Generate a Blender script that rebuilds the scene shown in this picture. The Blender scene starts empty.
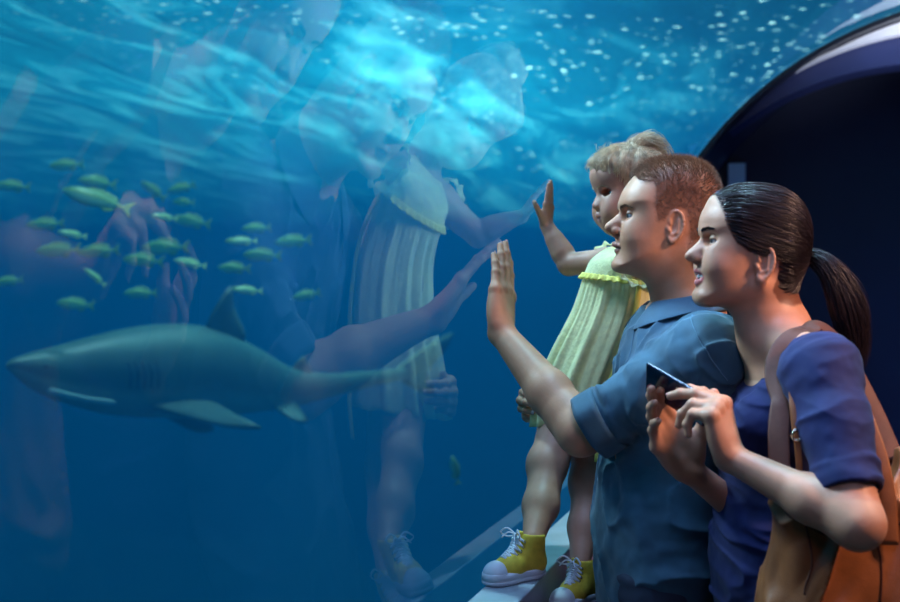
import bpy, math, random
import numpy as np
from mathutils import Vector, Matrix
random.seed(7); np.random.seed(7)
scene = bpy.context.scene
COL = scene.collection
PI = math.pi
FPX = 1250.0
CAM_Z = 1.5
PITCH = math.atan(21 / FPX)

def P(px, py, D):
    """world point seen at photo pixel (px, py) at distance D in front of the camera"""
    cx = (px - 450) / FPX; cz = (301 - py) / FPX
    y = math.cos(PITCH) + cz * math.sin(PITCH)
    z = -math.sin(PITCH) + cz * math.cos(PITCH)
    return np.array([cx / y * D, D, CAM_Z + z / y * D])

# tunnel frame: v runs along the tunnel, u across it
AX = np.array([.289, .957, 0.0]); AX /= np.linalg.norm(AX)
NX = np.array([AX[1], -AX[0], 0.0])
UC, ZC, RT, VR = .619, 1.171, 1.363, 4.89
def W(u, v, z):
    return NX * u + AX * v + np.array([0, 0, z])

# ---------------------------------------------------------------- materials
def new_mat(name):
    m = bpy.data.materials.new(name); m.use_nodes = True
    nt = m.node_tree; nt.nodes.clear()
    return m, nt
def node(nt, t, **kw):
    n = nt.nodes.new(t)
    for k, v in kw.items():
        if k in n.inputs.keys(): n.inputs[k].default_value = v
        else: setattr(n, k, v)
    return n
def principled(name, col, rough=.5, metal=0., spec=.5, sss=0., sssr=(.01, .004, .002), bump=None, vary=None,
               coat=0., sheen=0., aniso=0., col2=None, crease=None):
    """bump=(kind, scale, strength, distance); vary=(scale, amount 0..1, stretch)"""
    m, nt = new_mat(name)
    out = node(nt, 'ShaderNodeOutputMaterial')
    b = node(nt, 'ShaderNodeBsdfPrincipled')
    nt.links.new(b.outputs[0], out.inputs[0])
    b.inputs['Base Color'].default_value = (*col, 1)
    b.inputs['Roughness'].default_value = rough
    b.inputs['Metallic'].default_value = metal
    b.inputs['Specular IOR Level'].default_value = spec
    b.inputs['Coat Weight'].default_value = coat
    b.inputs['Sheen Weight'].default_value = sheen
    b.inputs['Anisotropic'].default_value = aniso
    if sss > 0:
        b.inputs['Subsurface Weight'].default_value = sss
        b.inputs['Subsurface Radius'].default_value = sssr
        b.inputs['Subsurface Scale'].default_value = 1.0
    tc = None
    if bump or vary:
        tc = node(nt, 'ShaderNodeTexCoord')
    if vary:
        mp = node(nt, 'ShaderNodeMapping'); nt.links.new(tc.outputs['Object'], mp.inputs[0])
        if len(vary) > 2: mp.inputs['Scale'].default_value = vary[2]
        nz = node(nt, 'ShaderNodeTexNoise', Scale=vary[0], Detail=5.0, Roughness=.6)
        nt.links.new(mp.outputs[0], nz.inputs['Vector'])
        rp = node(nt, 'ShaderNodeValToRGB')
        a = vary[1]
        c2 = col2 if col2 else tuple(min(1, c * (1 + a)) for c in col)
        rp.color_ramp.elements[0].position = .32; rp.color_ramp.elements[1].position = .68
        rp.color_ramp.elements[0].color = (*[c * (1 - a) for c in col], 1) if not col2 else (*col, 1)
        rp.color_ramp.elements[1].color = (*c2, 1)
        nt.links.new(nz.outputs[0], rp.inputs[0]); nt.links.new(rp.outputs[0], b.inputs['Base Color'])
    if bump:
        kind, sc, st, dist = bump
        if kind == 'weave':
            ws = []
            for d in ('X', 'Z'):
                w = node(nt, 'ShaderNodeTexWave', wave_type='BANDS', bands_direction=d, Scale=sc, Distortion=1.5)
                w.inputs['Detail'].default_value = 1.
                nt.links.new(tc.outputs['Object'], w.inputs[0]); ws.append(w)
            mx = node(nt, 'ShaderNodeMath', operation='ADD')
            nt.links.new(ws[0].outputs['Fac'], mx.inputs[0]); nt.links.new(ws[1].outputs['Fac'], mx.inputs[1]); src = mx.outputs[0]
        elif kind == 'voronoi':
            w = node(nt, 'ShaderNodeTexVoronoi', Scale=sc); nt.links.new(tc.outputs['Object'], w.inputs['Vector']); src = w.outputs['Distance']
        else:
            w = node(nt, 'ShaderNodeTexNoise', Scale=sc, Detail=4.0); nt.links.new(tc.outputs['Object'], w.inputs['Vector']); src = w.outputs[0]
        bp = node(nt, 'ShaderNodeBump', Strength=st, Distance=dist)
        nt.links.new(src, bp.inputs['Height']); nt.links.new(bp.outputs[0], b.inputs['Normal'])
        if crease:
            mpc = node(nt, 'ShaderNodeMapping'); mpc.inputs['Rotation'].default_value = (0, .7, 0); mpc.inputs['Scale'].default_value = (1, 1, 2.6); nt.links.new(tc.outputs['Object'], mpc.inputs[0])
            nc = node(nt, 'ShaderNodeTexNoise', noise_type='RIDGED_MULTIFRACTAL', Scale=crease[0], Detail=2.0); nt.links.new(mpc.outputs[0], nc.inputs['Vector'])
            b2 = node(nt, 'ShaderNodeBump', Strength=crease[1], Distance=.008); nt.links.new(nc.outputs[0], b2.inputs['Height']); nt.links.new(b2.outputs[0], bp.inputs['Normal'])
    return m

# ---------------------------------------------------------------- mesh helpers
def tag(o, label=None, cat=None, group=None, kind=None):
    if label: o['label'] = label
    if cat: o['category'] = cat
    if group: o['group'] = group
    if kind: o['kind'] = kind
    return o
def empty(name, loc=(0, 0, 0)):
    o = bpy.data.objects.new(name, None); COL.objects.link(o); o.location = Vector(loc); o.empty_display_size = .05
    return o
def mk(name, V, F, mat=None, parent=None, smooth=True):
    """mesh object from world-space vertices; origin goes to the parent's origin"""
    V = np.asarray(V, dtype=np.float64).reshape(-1, 3)
    off = np.zeros(3)
    if parent is not None:
        off = np.array(world_loc(parent))
    elif len(V):
        off = np.array([(V[:, 0].min() + V[:, 0].max()) / 2, (V[:, 1].min() + V[:, 1].max()) / 2, V[:, 2].min()])
    me = bpy.data.meshes.new(name)
    me.from_pydata((V - off).tolist(), [], F if isinstance(F, list) else F.tolist())
    me.update()
    if smooth:
        me.polygons.foreach_set('use_smooth', [True] * len(me.polygons))
    o = bpy.data.objects.new(name, me); COL.objects.link(o)
    if parent is not None: o.parent = parent
    else: o.location = Vector(off)
    if mat:
        for m in (mat if isinstance(mat, (list, tuple)) else [mat]): me.materials.append(m)
    return o
def world_loc(o):
    l = Vector(o.location)
    while o.parent is not None:
        o = o.parent; l = l + Vector(o.location)
    return l
class MB:
    def __init__(s): s.V = []; s.F = []
    def add(s, V, F):
        n = len(s.V); s.V += [tuple(map(float, v)) for v in V]; s.F += [[i + n for i in f] for f in F]; return s
    def hexa(s, c8):
        return s.add(c8, [[0, 3, 2, 1], [4, 5, 6, 7], [0, 1, 5, 4], [1, 2, 6, 5], [2, 3, 7, 6], [3, 0, 4, 7]])
    def box(s, c, h, R=None):
        R = np.eye(3) if R is None else R
        pts = [np.array(c) + R @ (np.array(h) * np.array(q)) for q in
               [(-1, -1, -1), (1, -1, -1), (1, 1, -1), (-1, 1, -1), (-1, -1, 1), (1, -1, 1), (1, 1, 1), (-1, 1, 1)]]
        return s.hexa(pts)
    def tube(s, pts, rad, n=10, cap=True, flat=1.0, up=None):
        """tube along pts; rad scalar or list; flat = second radius factor along 'up'"""
        pts = [np.array(p, float) for p in pts]; m = len(pts)
        rad = [rad] * m if np.isscalar(rad) else list(rad)
        T = [pts[min(i + 1, m - 1)] - pts[max(i - 1, 0)] for i in range(m)]
        T = [t / (np.linalg.norm(t) + 1e-12) for t in T]
        u = np.array(up if up is not None else (0.123, .2, .97)); rings = []
        for i in range(m):
            u = u - T[i] * (u @ T[i]); u /= (np.linalg.norm(u) + 1e-12)
            w = np.cross(T[i], u)
            if up is not None:
                u2 = np.array(up) - T[i] * (np.array(up) @ T[i]); u = u2 / (np.linalg.norm(u2) + 1e-9); w = np.cross(T[i], u)
            rings.append([pts[i] + rad[i] * (math.cos(a) * w + flat * math.sin(a) * u) for a in [2 * PI * k / n for k in range(n)]])
        V = [p for r in rings for p in r]; F = []
        for i in range(m - 1):
            for k in range(n):
                F.append([i * n + k, i * n + (k + 1) % n, (i + 1) * n + (k + 1) % n, (i + 1) * n + k])
        if cap: F.append(list(range(n - 1, -1, -1))); F.append([(m - 1) * n + k for k in range(n)])
        return s.add(V, F)
    def build(s, name, mat, parent=None, smooth=True, bevel=0):
        o = mk(name, s.V, s.F, mat, parent, smooth)
        if bevel:
            b = o.modifiers.new('bevel', 'BEVEL'); b.width = bevel; b.segments = 3; b.limit_method = 'ANGLE'; b.angle_limit = .6
        return o
def catmull(pts, n=8, closed=False):
    pts = [np.array(p, float) for p in pts]; m = len(pts); out = []
    rng = range(m) if closed else range(m - 1)
    for i in rng:
        p0 = pts[(i - 1) % m] if closed or i > 0 else 2 * pts[0] - pts[1]
        p1 = pts[i]; p2 = pts[(i + 1) % m]
        p3 = pts[(i + 2) % m] if closed or i + 2 < m else 2 * pts[-1] - pts[-2]
        for k in range(n):
            t = k / n
            out.append(.5 * (2 * p1 + (p2 - p0) * t + (2 * p0 - 5 * p1 + 4 * p2 - p3) * t * t + (3 * p1 - p0 - 3 * p2 + p3) * t ** 3))
    if not closed: out.append(pts[-1])
    return out
def extrude_profile(prof, v0, v1, closed=True):
    """prof = [(u,z)...] counter-clockwise, extruded along the tunnel axis"""
    n = len(prof)
    V = [W(u, v0, z) for u, z in prof] + [W(u, v1, z) for u, z in prof]
    F = [[n + i, n + (i + 1) % n, (i + 1) % n, i] for i in range(n if closed else n - 1)]
    if closed: F += [list(range(n)), list(range(2 * n - 1, n - 1, -1))]
    return V, F

# ---------------------------------------------------------------- camera
cam = bpy.data.cameras.new('camera'); camo = bpy.data.objects.new('camera', cam); COL.objects.link(camo)
camo.location = (0, 0, CAM_Z); camo.rotation_euler = (PI / 2 - PITCH, 0, 0)
cam.lens = 50; cam.sensor_width = 36; cam.clip_start = .05; cam.clip_end = 200
cam.dof.use_dof = True; cam.dof.focus_distance = 2.5; cam.dof.aperture_fstop = 3.2
scene.camera = camo
scene.view_settings.view_transform = 'Standard'; scene.view_settings.look = 'None'
scene.view_settings.exposure = 0; scene.view_settings.gamma = 1; scene.view_settings.use_curve_mapping = False

# ---------------------------------------------------------------- world
w = bpy.data.worlds.new('world'); scene.world = w; w.use_nodes = True
w.node_tree.nodes['Background'].inputs[0].default_value = (.02, .20, .42, 1)
w.node_tree.nodes['Background'].inputs[1].default_value = .55

# ---------------------------------------------------------------- setting
# acrylic vault
def glass_mat():
    m, nt = new_mat('acrylic')
    out = node(nt, 'ShaderNodeOutputMaterial'); mix = node(nt, 'ShaderNodeMixShader')
    fr = node(nt, 'ShaderNodeFresnel', IOR=1.49); tr = node(nt, 'ShaderNodeBsdfTransparent'); gl = node(nt, 'ShaderNodeBsdfGlossy')
    tr.inputs[0].default_value = (.93, .985, 1, 1); gl.inputs['Roughness'].default_value = .0
    gl.inputs['Color'].default_value = (.9, .97, 1, 1)
    nt.links.new(fr.outputs[0], mix.inputs[0]); nt.links.new(tr.outputs[0], mix.inputs[1]); nt.links.new(gl.outputs[0], mix.inputs[2])
    nt.links.new(mix.outputs[0], out.inputs[0])
    m2, nt = new_mat('acrylic_wet')
    out = node(nt, 'ShaderNodeOutputMaterial'); tr = node(nt, 'ShaderNodeBsdfTransparent')
    tr.inputs[0].default_value = (.97, 1, 1, 1); nt.links.new(tr.outputs[0], out.inputs[0])
    return m, m2
def arc(R, a0, a1, n):
    return [(UC + R * math.cos(a), ZC + R * math.sin(a)) for a in np.linspace(a0, a1, n)]
NA = 72
inner = arc(RT, PI + .48, -.48, NA); outer = arc(RT + .05, PI + .48, -.48, NA)
V0 = -3.0
V = [W(u, v, z) for v in (V0, VR) for u, z in inner] + [W(u, v, z) for v in (V0, VR) for u, z in outer]
F = []; fm = []
for i in range(NA - 1):
    F.append([NA + i, NA + i + 1, i + 1, i]); fm.append(0)
    o2 = 2 * NA
    F.append([o2 + i, o2 + NA + i, o2 + NA + i + 1, o2 + i + 1]); fm.append(1)
for s in (0, NA):
    for i in range(NA - 1): F.append([s + i, 2 * NA + s + i, 2 * NA + s + i + 1, s + i + 1]); fm.append(1)
for i in (0, NA - 1): F.append([i, NA + i, 3 * NA + i, 2 * NA + i]); fm.append(1)
g = mk('window_1', V, F, list(glass_mat())); tag(g, kind='structure', label='curved clear acrylic wall of the aquarium tunnel')
g.data.polygons.foreach_set('material_index', fm)
NIN = NA - 1
g.data.polygons.foreach_set('use_smooth', [i < 2 * NIN for i in range(len(F))])
for e in g.data.edges:
    a, b = e.vertices
    if (a % NA != b % NA and a // NA == b // NA) or abs(a // NA - b // NA) >= 2 or (a % NA == b % NA and a % NA in (0, NA - 1)): e.use_edge_sharp = True

# water body (volume) round the tunnel
ZS = 2.72
m_water, nt = new_mat('sea_water')
out = node(nt, 'ShaderNodeOutputMaterial')
ab = node(nt, 'ShaderNodeVolumeAbsorption', Density=.15); ab.inputs[0].default_value = (.02, .56, .90, 1)
sc = node(nt, 'ShaderNodeVolumeScatter', Density=.115); sc.inputs[0].default_value = (.002, .34, .96, 1); sc.inputs['Anisotropy'].default_value = .1
ad = node(nt, 'ShaderNodeAddShader'); nt.links.new(ab.outputs[0], ad.inputs[0]); nt.links.new(sc.outputs[0], ad.inputs[1]); nt.links.new(ad.outputs[0], out.inputs['Volume'])
prof = [(-22, -4)] + [(UC + (RT + .055) * math.cos(PI + .48), -4)] + arc(RT + .055, PI + .48, -.48, 60) + [(UC + (RT + .055) * math.cos(.48), -4), (9, -4), (9, ZS), (-22, ZS)]
V, F = extrude_profile(prof, V0, 26)
wb = mk('tank_water', V, F, m_water, smooth=False); tag(wb, 'deep blue water filling the tank behind the acrylic wall', 'water', kind='stuff')

# water surface seen from below
m_surf, nt = new_mat('water_surface')
out = node(nt, 'ShaderNodeOutputMaterial'); mix = node(nt, 'ShaderNodeMixShader')
tr = node(nt, 'ShaderNodeBsdfTransparent'); tl = node(nt, 'ShaderNodeBsdfTranslucent')
tl.inputs[0].default_value = (.75, .97, 1, 1); tr.inputs[0].default_value = (.8, .97, 1, 1)
tc = node(nt, 'ShaderNodeTexCoord')
mp = node(nt, 'ShaderNodeMapping'); mp.inputs['Rotation'].default_value = (0, 0, .293)
mp2 = node(nt, 'ShaderNodeMapping'); mp2.inputs['Scale'].default_value = (1.9, .5, 1); nt.links.new(mp.outputs[0], mp2.inputs[0])
nt.links.new(tc.outputs['Object'], mp.inputs[0])
nz = node(nt, 'ShaderNodeTexNoise', Scale=1.25, Detail=6.0, Roughness=.52, Distortion=.7)
nt.links.new(mp2.outputs[0], nz.inputs['Vector'])
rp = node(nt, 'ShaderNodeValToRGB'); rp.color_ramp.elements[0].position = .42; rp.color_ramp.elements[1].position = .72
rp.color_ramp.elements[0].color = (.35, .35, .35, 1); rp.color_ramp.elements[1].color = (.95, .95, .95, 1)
nt.links.new(nz.outputs[0], rp.inputs[0]); 
vo = node(nt, 'ShaderNodeTexVoronoi', Scale=11.5); nt.links.new(mp.outputs[0], vo.inputs['Vector'])  # speck glints, painted into the translucent colour and the mix
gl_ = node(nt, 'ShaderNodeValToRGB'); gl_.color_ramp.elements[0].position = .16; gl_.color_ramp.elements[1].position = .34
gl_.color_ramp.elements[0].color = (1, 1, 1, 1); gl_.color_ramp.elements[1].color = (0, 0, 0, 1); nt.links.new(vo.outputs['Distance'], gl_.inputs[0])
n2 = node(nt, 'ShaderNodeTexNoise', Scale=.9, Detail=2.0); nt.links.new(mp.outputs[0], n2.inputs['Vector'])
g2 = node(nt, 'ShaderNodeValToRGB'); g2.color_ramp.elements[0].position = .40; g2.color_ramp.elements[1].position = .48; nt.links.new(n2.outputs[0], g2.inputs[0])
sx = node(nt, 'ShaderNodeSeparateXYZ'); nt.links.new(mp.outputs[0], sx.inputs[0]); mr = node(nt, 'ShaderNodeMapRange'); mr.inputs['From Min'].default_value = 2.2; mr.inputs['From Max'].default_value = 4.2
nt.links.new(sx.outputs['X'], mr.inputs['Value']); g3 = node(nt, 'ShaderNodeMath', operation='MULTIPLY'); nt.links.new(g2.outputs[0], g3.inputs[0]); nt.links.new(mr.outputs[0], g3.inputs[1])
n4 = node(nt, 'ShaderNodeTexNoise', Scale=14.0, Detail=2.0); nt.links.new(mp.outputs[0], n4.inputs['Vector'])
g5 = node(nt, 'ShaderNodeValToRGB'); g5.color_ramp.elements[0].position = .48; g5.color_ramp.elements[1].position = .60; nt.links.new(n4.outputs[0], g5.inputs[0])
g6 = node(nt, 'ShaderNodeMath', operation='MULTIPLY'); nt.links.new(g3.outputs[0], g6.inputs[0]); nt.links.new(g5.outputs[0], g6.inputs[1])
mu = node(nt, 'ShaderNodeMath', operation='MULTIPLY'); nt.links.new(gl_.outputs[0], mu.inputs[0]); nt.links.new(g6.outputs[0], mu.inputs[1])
tm = node(nt, 'ShaderNodeMixRGB'); tm.inputs[1].default_value = (.02, .34, .46, 1); tm.inputs[2].default_value = (.42, 1, 1, 1)  # ripple highlights painted in: dark teal to bright cyan
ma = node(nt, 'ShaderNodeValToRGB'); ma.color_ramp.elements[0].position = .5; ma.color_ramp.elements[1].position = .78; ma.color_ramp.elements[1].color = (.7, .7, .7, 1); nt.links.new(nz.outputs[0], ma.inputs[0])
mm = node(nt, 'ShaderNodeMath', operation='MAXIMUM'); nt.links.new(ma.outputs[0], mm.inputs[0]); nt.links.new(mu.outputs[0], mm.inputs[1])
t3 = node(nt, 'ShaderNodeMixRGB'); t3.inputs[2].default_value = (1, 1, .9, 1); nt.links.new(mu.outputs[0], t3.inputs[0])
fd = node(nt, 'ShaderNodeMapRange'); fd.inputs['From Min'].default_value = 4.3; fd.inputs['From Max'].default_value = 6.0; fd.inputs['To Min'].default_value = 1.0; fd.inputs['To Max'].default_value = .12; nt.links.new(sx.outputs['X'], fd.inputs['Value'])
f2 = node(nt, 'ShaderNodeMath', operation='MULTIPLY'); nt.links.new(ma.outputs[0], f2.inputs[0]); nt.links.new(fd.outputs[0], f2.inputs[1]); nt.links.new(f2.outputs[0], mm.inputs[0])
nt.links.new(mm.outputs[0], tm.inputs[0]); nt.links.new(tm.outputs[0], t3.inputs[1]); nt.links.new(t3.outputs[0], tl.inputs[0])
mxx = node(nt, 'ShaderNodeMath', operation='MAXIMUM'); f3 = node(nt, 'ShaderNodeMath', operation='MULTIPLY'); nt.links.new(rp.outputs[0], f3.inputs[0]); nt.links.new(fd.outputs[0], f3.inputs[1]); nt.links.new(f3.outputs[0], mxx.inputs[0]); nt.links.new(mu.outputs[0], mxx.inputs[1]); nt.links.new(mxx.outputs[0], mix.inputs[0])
bp = node(nt, 'ShaderNodeBump', Strength=1.0, Distance=.35); nt.links.new(nz.outputs[0], bp.inputs['Height']); nt.links.new(bp.outputs[0], tl.inputs['Normal'])
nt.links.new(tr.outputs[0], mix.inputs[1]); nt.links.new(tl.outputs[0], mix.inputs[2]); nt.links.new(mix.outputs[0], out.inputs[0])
nu, nv = 110, 120
V = []; F = []
for j in range(nv):
    for i in range(nu):
        u = -22 + 31 * i / (nu - 1); v = -3 + 29 * j / (nv - 1)
        sm = lambda a, b, x: (lambda t: t * t * (3 - 2 * t))(min(1, max(0, (x - a) / (b - a))))
        z = ZS + .06 + .03 * math.sin(u * 2.1 + v * .9) + .02 * math.sin(v * 2.7 - u) - .55 * sm(6, 13, v) * sm(-7.5, -3, u) * (1 - sm(-2.2, -1.2, u))
        V.append(W(u, v, z))
for j in range(nv - 1):
    for i in range(nu - 1):
        a = j * nu + i; F.append([a, a + 1, a + nu + 1, a + nu])
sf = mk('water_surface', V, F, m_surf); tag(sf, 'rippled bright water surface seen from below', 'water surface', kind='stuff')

# tank floor, tank walls
m_sand = principled('sand', (.05, .09, .09), .9, vary=(1.2, .4), bump=('noise', 6, .6, .05))
V = []; F = []
for j in range(60):
    for i in range(60):
        u = -22 + 31 * i / 59; v = -3 + 29 * j / 59
        V.append(W(u, v, -4 + .12 * math.sin(u * 1.3) * math.cos(v * .9) - .02))
for j in range(59):
    for i in range(59):
        a = j * 60 + i; F.append([a, a + 1, a + 61, a + 60])
tag(mk('tank_floor', V, F, m_sand), kind='structure', label='sandy bottom of the tank')
m_tank = principled('tank_paint', (.03, .12, .22), .8, vary=(.4, .3))
b = MB()
for (u0, u1, v0, v1) in ((-22.5, -22.05, -3.3, 26.5), (-22.5, 9.5, 26.05, 26.5), (9.05, 9.5, -3.3, 26.5)):
    b.hexa([W(u0, v0, -4.5), W(u1, v0, -4.5), W(u1, v1, -4.5), W(u0, v1, -4.5), W(u0, v0, 3.3), W(u1, v0, 3.3), W(u1, v1, 3.3), W(u0, v1, 3.3)])
tag(b.build('wall_tank', m_tank, smooth=False), kind='structure', label='painted walls round the tank')

# ledge, rail and plinth along the glass
ui0 = W(0, 0, 0)
def ubox(u0, u1, v0, v1, z0, z1, name, mat, label, bevel=.004):
    b = MB(); b.hexa([W(u0, v0, z0), W(u1, v0, z0), W(u1, v1, z0), W(u0, v1, z0), W(u0, v0, z1), W(u1, v0, z1), W(u1, v1, z1), W(u0, v1, z1)])
    o = b.build(name, mat, smooth=False, bevel=bevel); tag(o, label, kind='structure'); return o
UL = -.653; ZL = .889
m_ledge = principled('painted_ledge', (.30, .32, .37), .45, vary=(14, .12), bump=('noise', 90, .15, .002))
m_rail = principled('maroon_rail', (.16, .04, .07), .4, vary=(8, .2))
m_dark = principled('dark_wall', (.012, .016, .03), .5, vary=(3, .3))
m_plinth = principled('teal_plinth', (.05, .16, .17), .5, vary=(9, .3))
ubox(UL, UL + .094, V0, VR, .40, ZL, 'trim_1', m_ledge, 'pale narrow ledge running along the foot of the glass')
ubox(UL + .097, UL + .26, V0, VR, .30, .815, 'trim_2', m_rail, 'dark maroon step below the pale ledge')
ubox(UL + .26, UL + .28, V0, VR, .0, .815, 'baseboard_left', m_dark, 'dark plinth under the maroon step')
ubox(UC - RT - .10, UL + .26, V0, VR, -.0, .30, 'trim_3', m_plinth, 'base under the ledge', 0)
ubox(UC - RT - .05, UL, V0, VR, .30, .52, 'trim_4', m_plinth, 'teal channel at the bottom edge of the glass', 0)
ubox(-1.2, 3.0, V0, VR + 5.2, -.1, 0, 'floor', principled('dark_floor', (.03, .032, .04), .35, vary=(5, .3)), 'dark floor of the tunnel', 0)
# right hand side of the tunnel: parapet wall
ubox(UC + RT - .28, UC + RT + .12, V0, VR, 0, .85, 'wall_right', m_dark, 'dark parapet on the other side of the tunnel', 0)
# back wall behind the camera closes the tunnel
b = MB(); prof2 = [(UC - RT - .05, 0), (UC + RT + .05, 0)] + arc(RT + .05, 0, PI, 40)
V, F = extrude_profile(prof2, V0 - .15, V0 - .02); tag(mk('wall_back', V, F, m_dark, smooth=False), kind='structure', label='dark end wall behind the viewer')

V = []; F = []
for (a0, a1, v0, v1) in ((-.30, 1.10, .55, VR - .05), (-.30, PI + .05, V0, .55)):  # unseen opaque shell, added to keep water light off the camera side
    pin = arc(RT - .06, a0, a1, 30); pout = arc(RT - .012, a0, a1, 30); pr_ = pin + pout[::-1]
    V_, F_ = extrude_profile(pr_[::-1], v0, v1); k_ = len(V); V += V_; F += [[i + k_ for i in f] for f in F_]
tag(mk('light_block_shell', V, F, m_dark, smooth=False), kind='structure', label='unseen dark shell added inside the tunnel to block light')
# far ring and dark concrete passage
def annulus(name, prof_in, prof_out, v0, v1, mat, label):
    n = len(prof_in); V = [W(u, v, z) for v in (v0, v1) for u, z in prof_in] + [W(u, v, z) for v in (v0, v1) for u, z in prof_out]; F = []
    for i in range(n - 1):
        F += [[i, i + 1, n + i + 1, n + i], [2 * n + i, 3 * n + i, 3 * n + i + 1, 2 * n + i + 1],
              [i, 2 * n + i, 2 * n + i + 1, i + 1], [n + i, n + i + 1, 3 * n + i + 1, 3 * n + i]]
    F += [[0, n, 3 * n, 2 * n], [n - 1, 3 * n - 1, 4 * n - 1, 2 * n - 1]]
    o = mk(name, V, F, mat); tag(o, label, kind='structure')
    o.data.polygons.foreach_set('use_smooth', [False] * len(F)); return o
def arcp(R, n=60, dz=0): return [(UC - R, 0.0)] + [(u, z + dz) for u, z in arc(R, PI, 0, n)] + [(UC + R, 0.0)]
m_gasket = principled('black_gasket', (.006, .007, .012), .35)
m_steel = principled('brushed_ring', (.75, .77, .82), .4, metal=.3, vary=(6, .12))
m_navy = principled('navy_ring', (.02, .03, .10), .38, vary=(4, .15))
m_pass = principled('passage_wall', (.010, .016, .045), .55, vary=(1.5, .2))
annulus('trim_5', arcp(RT - .022), arcp(RT - .003), VR - .03, VR + .05, m_gasket, 'thin black gasket where the acrylic meets the far ring')
annulus('ceiling', arcp(RT - .02), arcp(RT + .0), VR + .052, VR + .70, m_pass, 'dark vault of the passage beyond the arch')
def crescent(name, a0, a1, t1, th0, v0, v1, mat, label):
    A_ = np.radians(np.linspace(a0, a1, 50)); pi_ = []; po_ = []
    for k, a in enumerate(A_):
        f = k / 49; ro = RT - .006 - th0 * min(1, f * 6); ri = RT - .008 - t1 * f ** 1.15
        ri = min(ri, ro - .0005)
        po_.append((UC + ro * math.cos(a), ZC + ro * math.sin(a))); pi_.append((UC + ri * math.cos(a), ZC + ri * math.sin(a)))
    V, F = extrude_profile((pi_ + po_[::-1]), v0, v1); tag(mk(name, V, F, mat, smooth=False), kind='structure', label=label)
crescent('trim_6', 129, 50, .26, .022, VR + .04, VR + .10, m_steel, 'pale crescent of metal under the top of the far arch')
crescent('trim_7', 141, 50, .50, .0, VR + .12, VR + .30, m_navy, 'blue painted step under the pale crescent')
V, F = extrude_profile([(UC - RT, 0), (UC + RT, 0)] + arc(RT, 0, PI, 40), VR + .70, VR + 1.0)
tag(mk('wall_far', V, F, m_pass, smooth=False), kind='structure', label='dark blue wall beyond the arch')
m_panel = principled('pale_panel', (.55, .78, .85), .5)
Dp = (VR + .685) / ((.2296 * AX[0] + AX[1])); pp = P(737, 175, Dp)
pn = empty('notice_panel', pp); tag(pn, 'small pale blue panel on the dark wall beyond the arch', 'panel')
Rp = np.stack([NX, AX, [0, 0, 1.]], 1)
b = MB(); b.box(pp, (.042, .010, .056), Rp); b.build('frame', m_navy, pn, smooth=False, bevel=.003)
b = MB(); b.box(pp - AX * .012, (.036, .003, .050), Rp); b.build('face', m_panel, pn, smooth=False, bevel=.002)
# ---------------------------------------------------------------- implicit surfaces -> one continuous mesh
def nrm(v): v = np.array(v, float); return v / (np.linalg.norm(v) + 1e-12)
def frame(x, z):
    """rotation matrix (columns x,y,z axes) with x along x and z close to z"""
    x = nrm(x); y = nrm(np.cross(z, x)); z = np.cross(x, y); return np.stack([x, y, z], 1)
class Prim:
    def __init__(s, fn, c, r, k=.01, op='u'): s.fn = fn; s.c = np.array(c, float); s.r = r; s.k = k; s.op = op
def rc(a, b, ra, rb, k=.01, op='u'):
    a = np.array(a, float); b = np.array(b, float); ba = b - a; L = ba @ ba + 1e-12
    def f(p):
        t = np.clip(((p - a) @ ba) / L, 0, 1)
        d = p - a - t[..., None] * ba
        return np.sqrt((d * d).sum(-1)) - (ra + (rb - ra) * t)
    return Prim(f, (a + b) / 2, np.sqrt(L) / 2 + max(ra, rb), k, op)
def ell(c, r, k=.01, op='u', R=None):
    c = np.array(c, float); r = np.array(r, float); R = np.eye(3) if R is None else R
    def f(p):
        q = (p - c) @ R
        k0 = np.sqrt(((q / r) ** 2).sum(-1)); k1 = np.sqrt(((q / r / r) ** 2).sum(-1)) + 1e-9
        return k0 * (k0 - 1) / k1
    return Prim(f, c, max(r), k, op)
def rbox(c, h, rad, R=None, k=.01, op='u'):
    c = np.array(c, float); h = np.array(h, float) - rad; R = np.eye(3) if R is None else R
    def f(p):
        q = np.abs((p - c) @ R) - h
        return np.sqrt((np.maximum(q, 0) ** 2).sum(-1)) + np.minimum(q.max(-1), 0) - rad
    return Prim(f, c, np.linalg.norm(h) + rad, k, op)
def chain(pts, rads, k=.01, op='u', k0=None):
    return [rc(pts[i], pts[i + 1], rads[i], rads[i + 1], (k0 if (k0 is not None and i == 0) else k), op) for i in range(len(pts) - 1)]
def seval(prims, p, disp=None, cen=None, brad=None):
    """p: (B, M, 3) blocks with centres cen (B,3) and radius brad"""
    B, M = p.shape[:2]
    f = np.full((B, M), .5)
    for q in prims:
        if cen is None: m = np.ones(B, bool)
        else: m = np.linalg.norm(cen - q.c, axis=1) < q.r + brad + q.k * 1.5 + .012
        if not m.any(): continue
        d = q.fn(p[m]); g = f[m]; k = q.k
        if q.op == 'u':
            h = np.clip(.5 + .5 * (g - d) / k, 0, 1); g = g + (d - g) * h - k * h * (1 - h)
        elif q.op == 's':
            h = np.clip(.5 - .5 * (g + d) / k, 0, 1); g = g + (-d - g) * h + k * h * (1 - h)
        elif q.op == 'i':
            h = np.clip(.5 - .5 * (g - d) / k, 0, 1); g = g + (d - g) * (1 - h); 
            g = np.maximum(g, f[m]) if False else g
            g = g + k * h * (1 - h)
        f[m] = g
    if disp is not None: f = f + disp(p)
    return f
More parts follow.
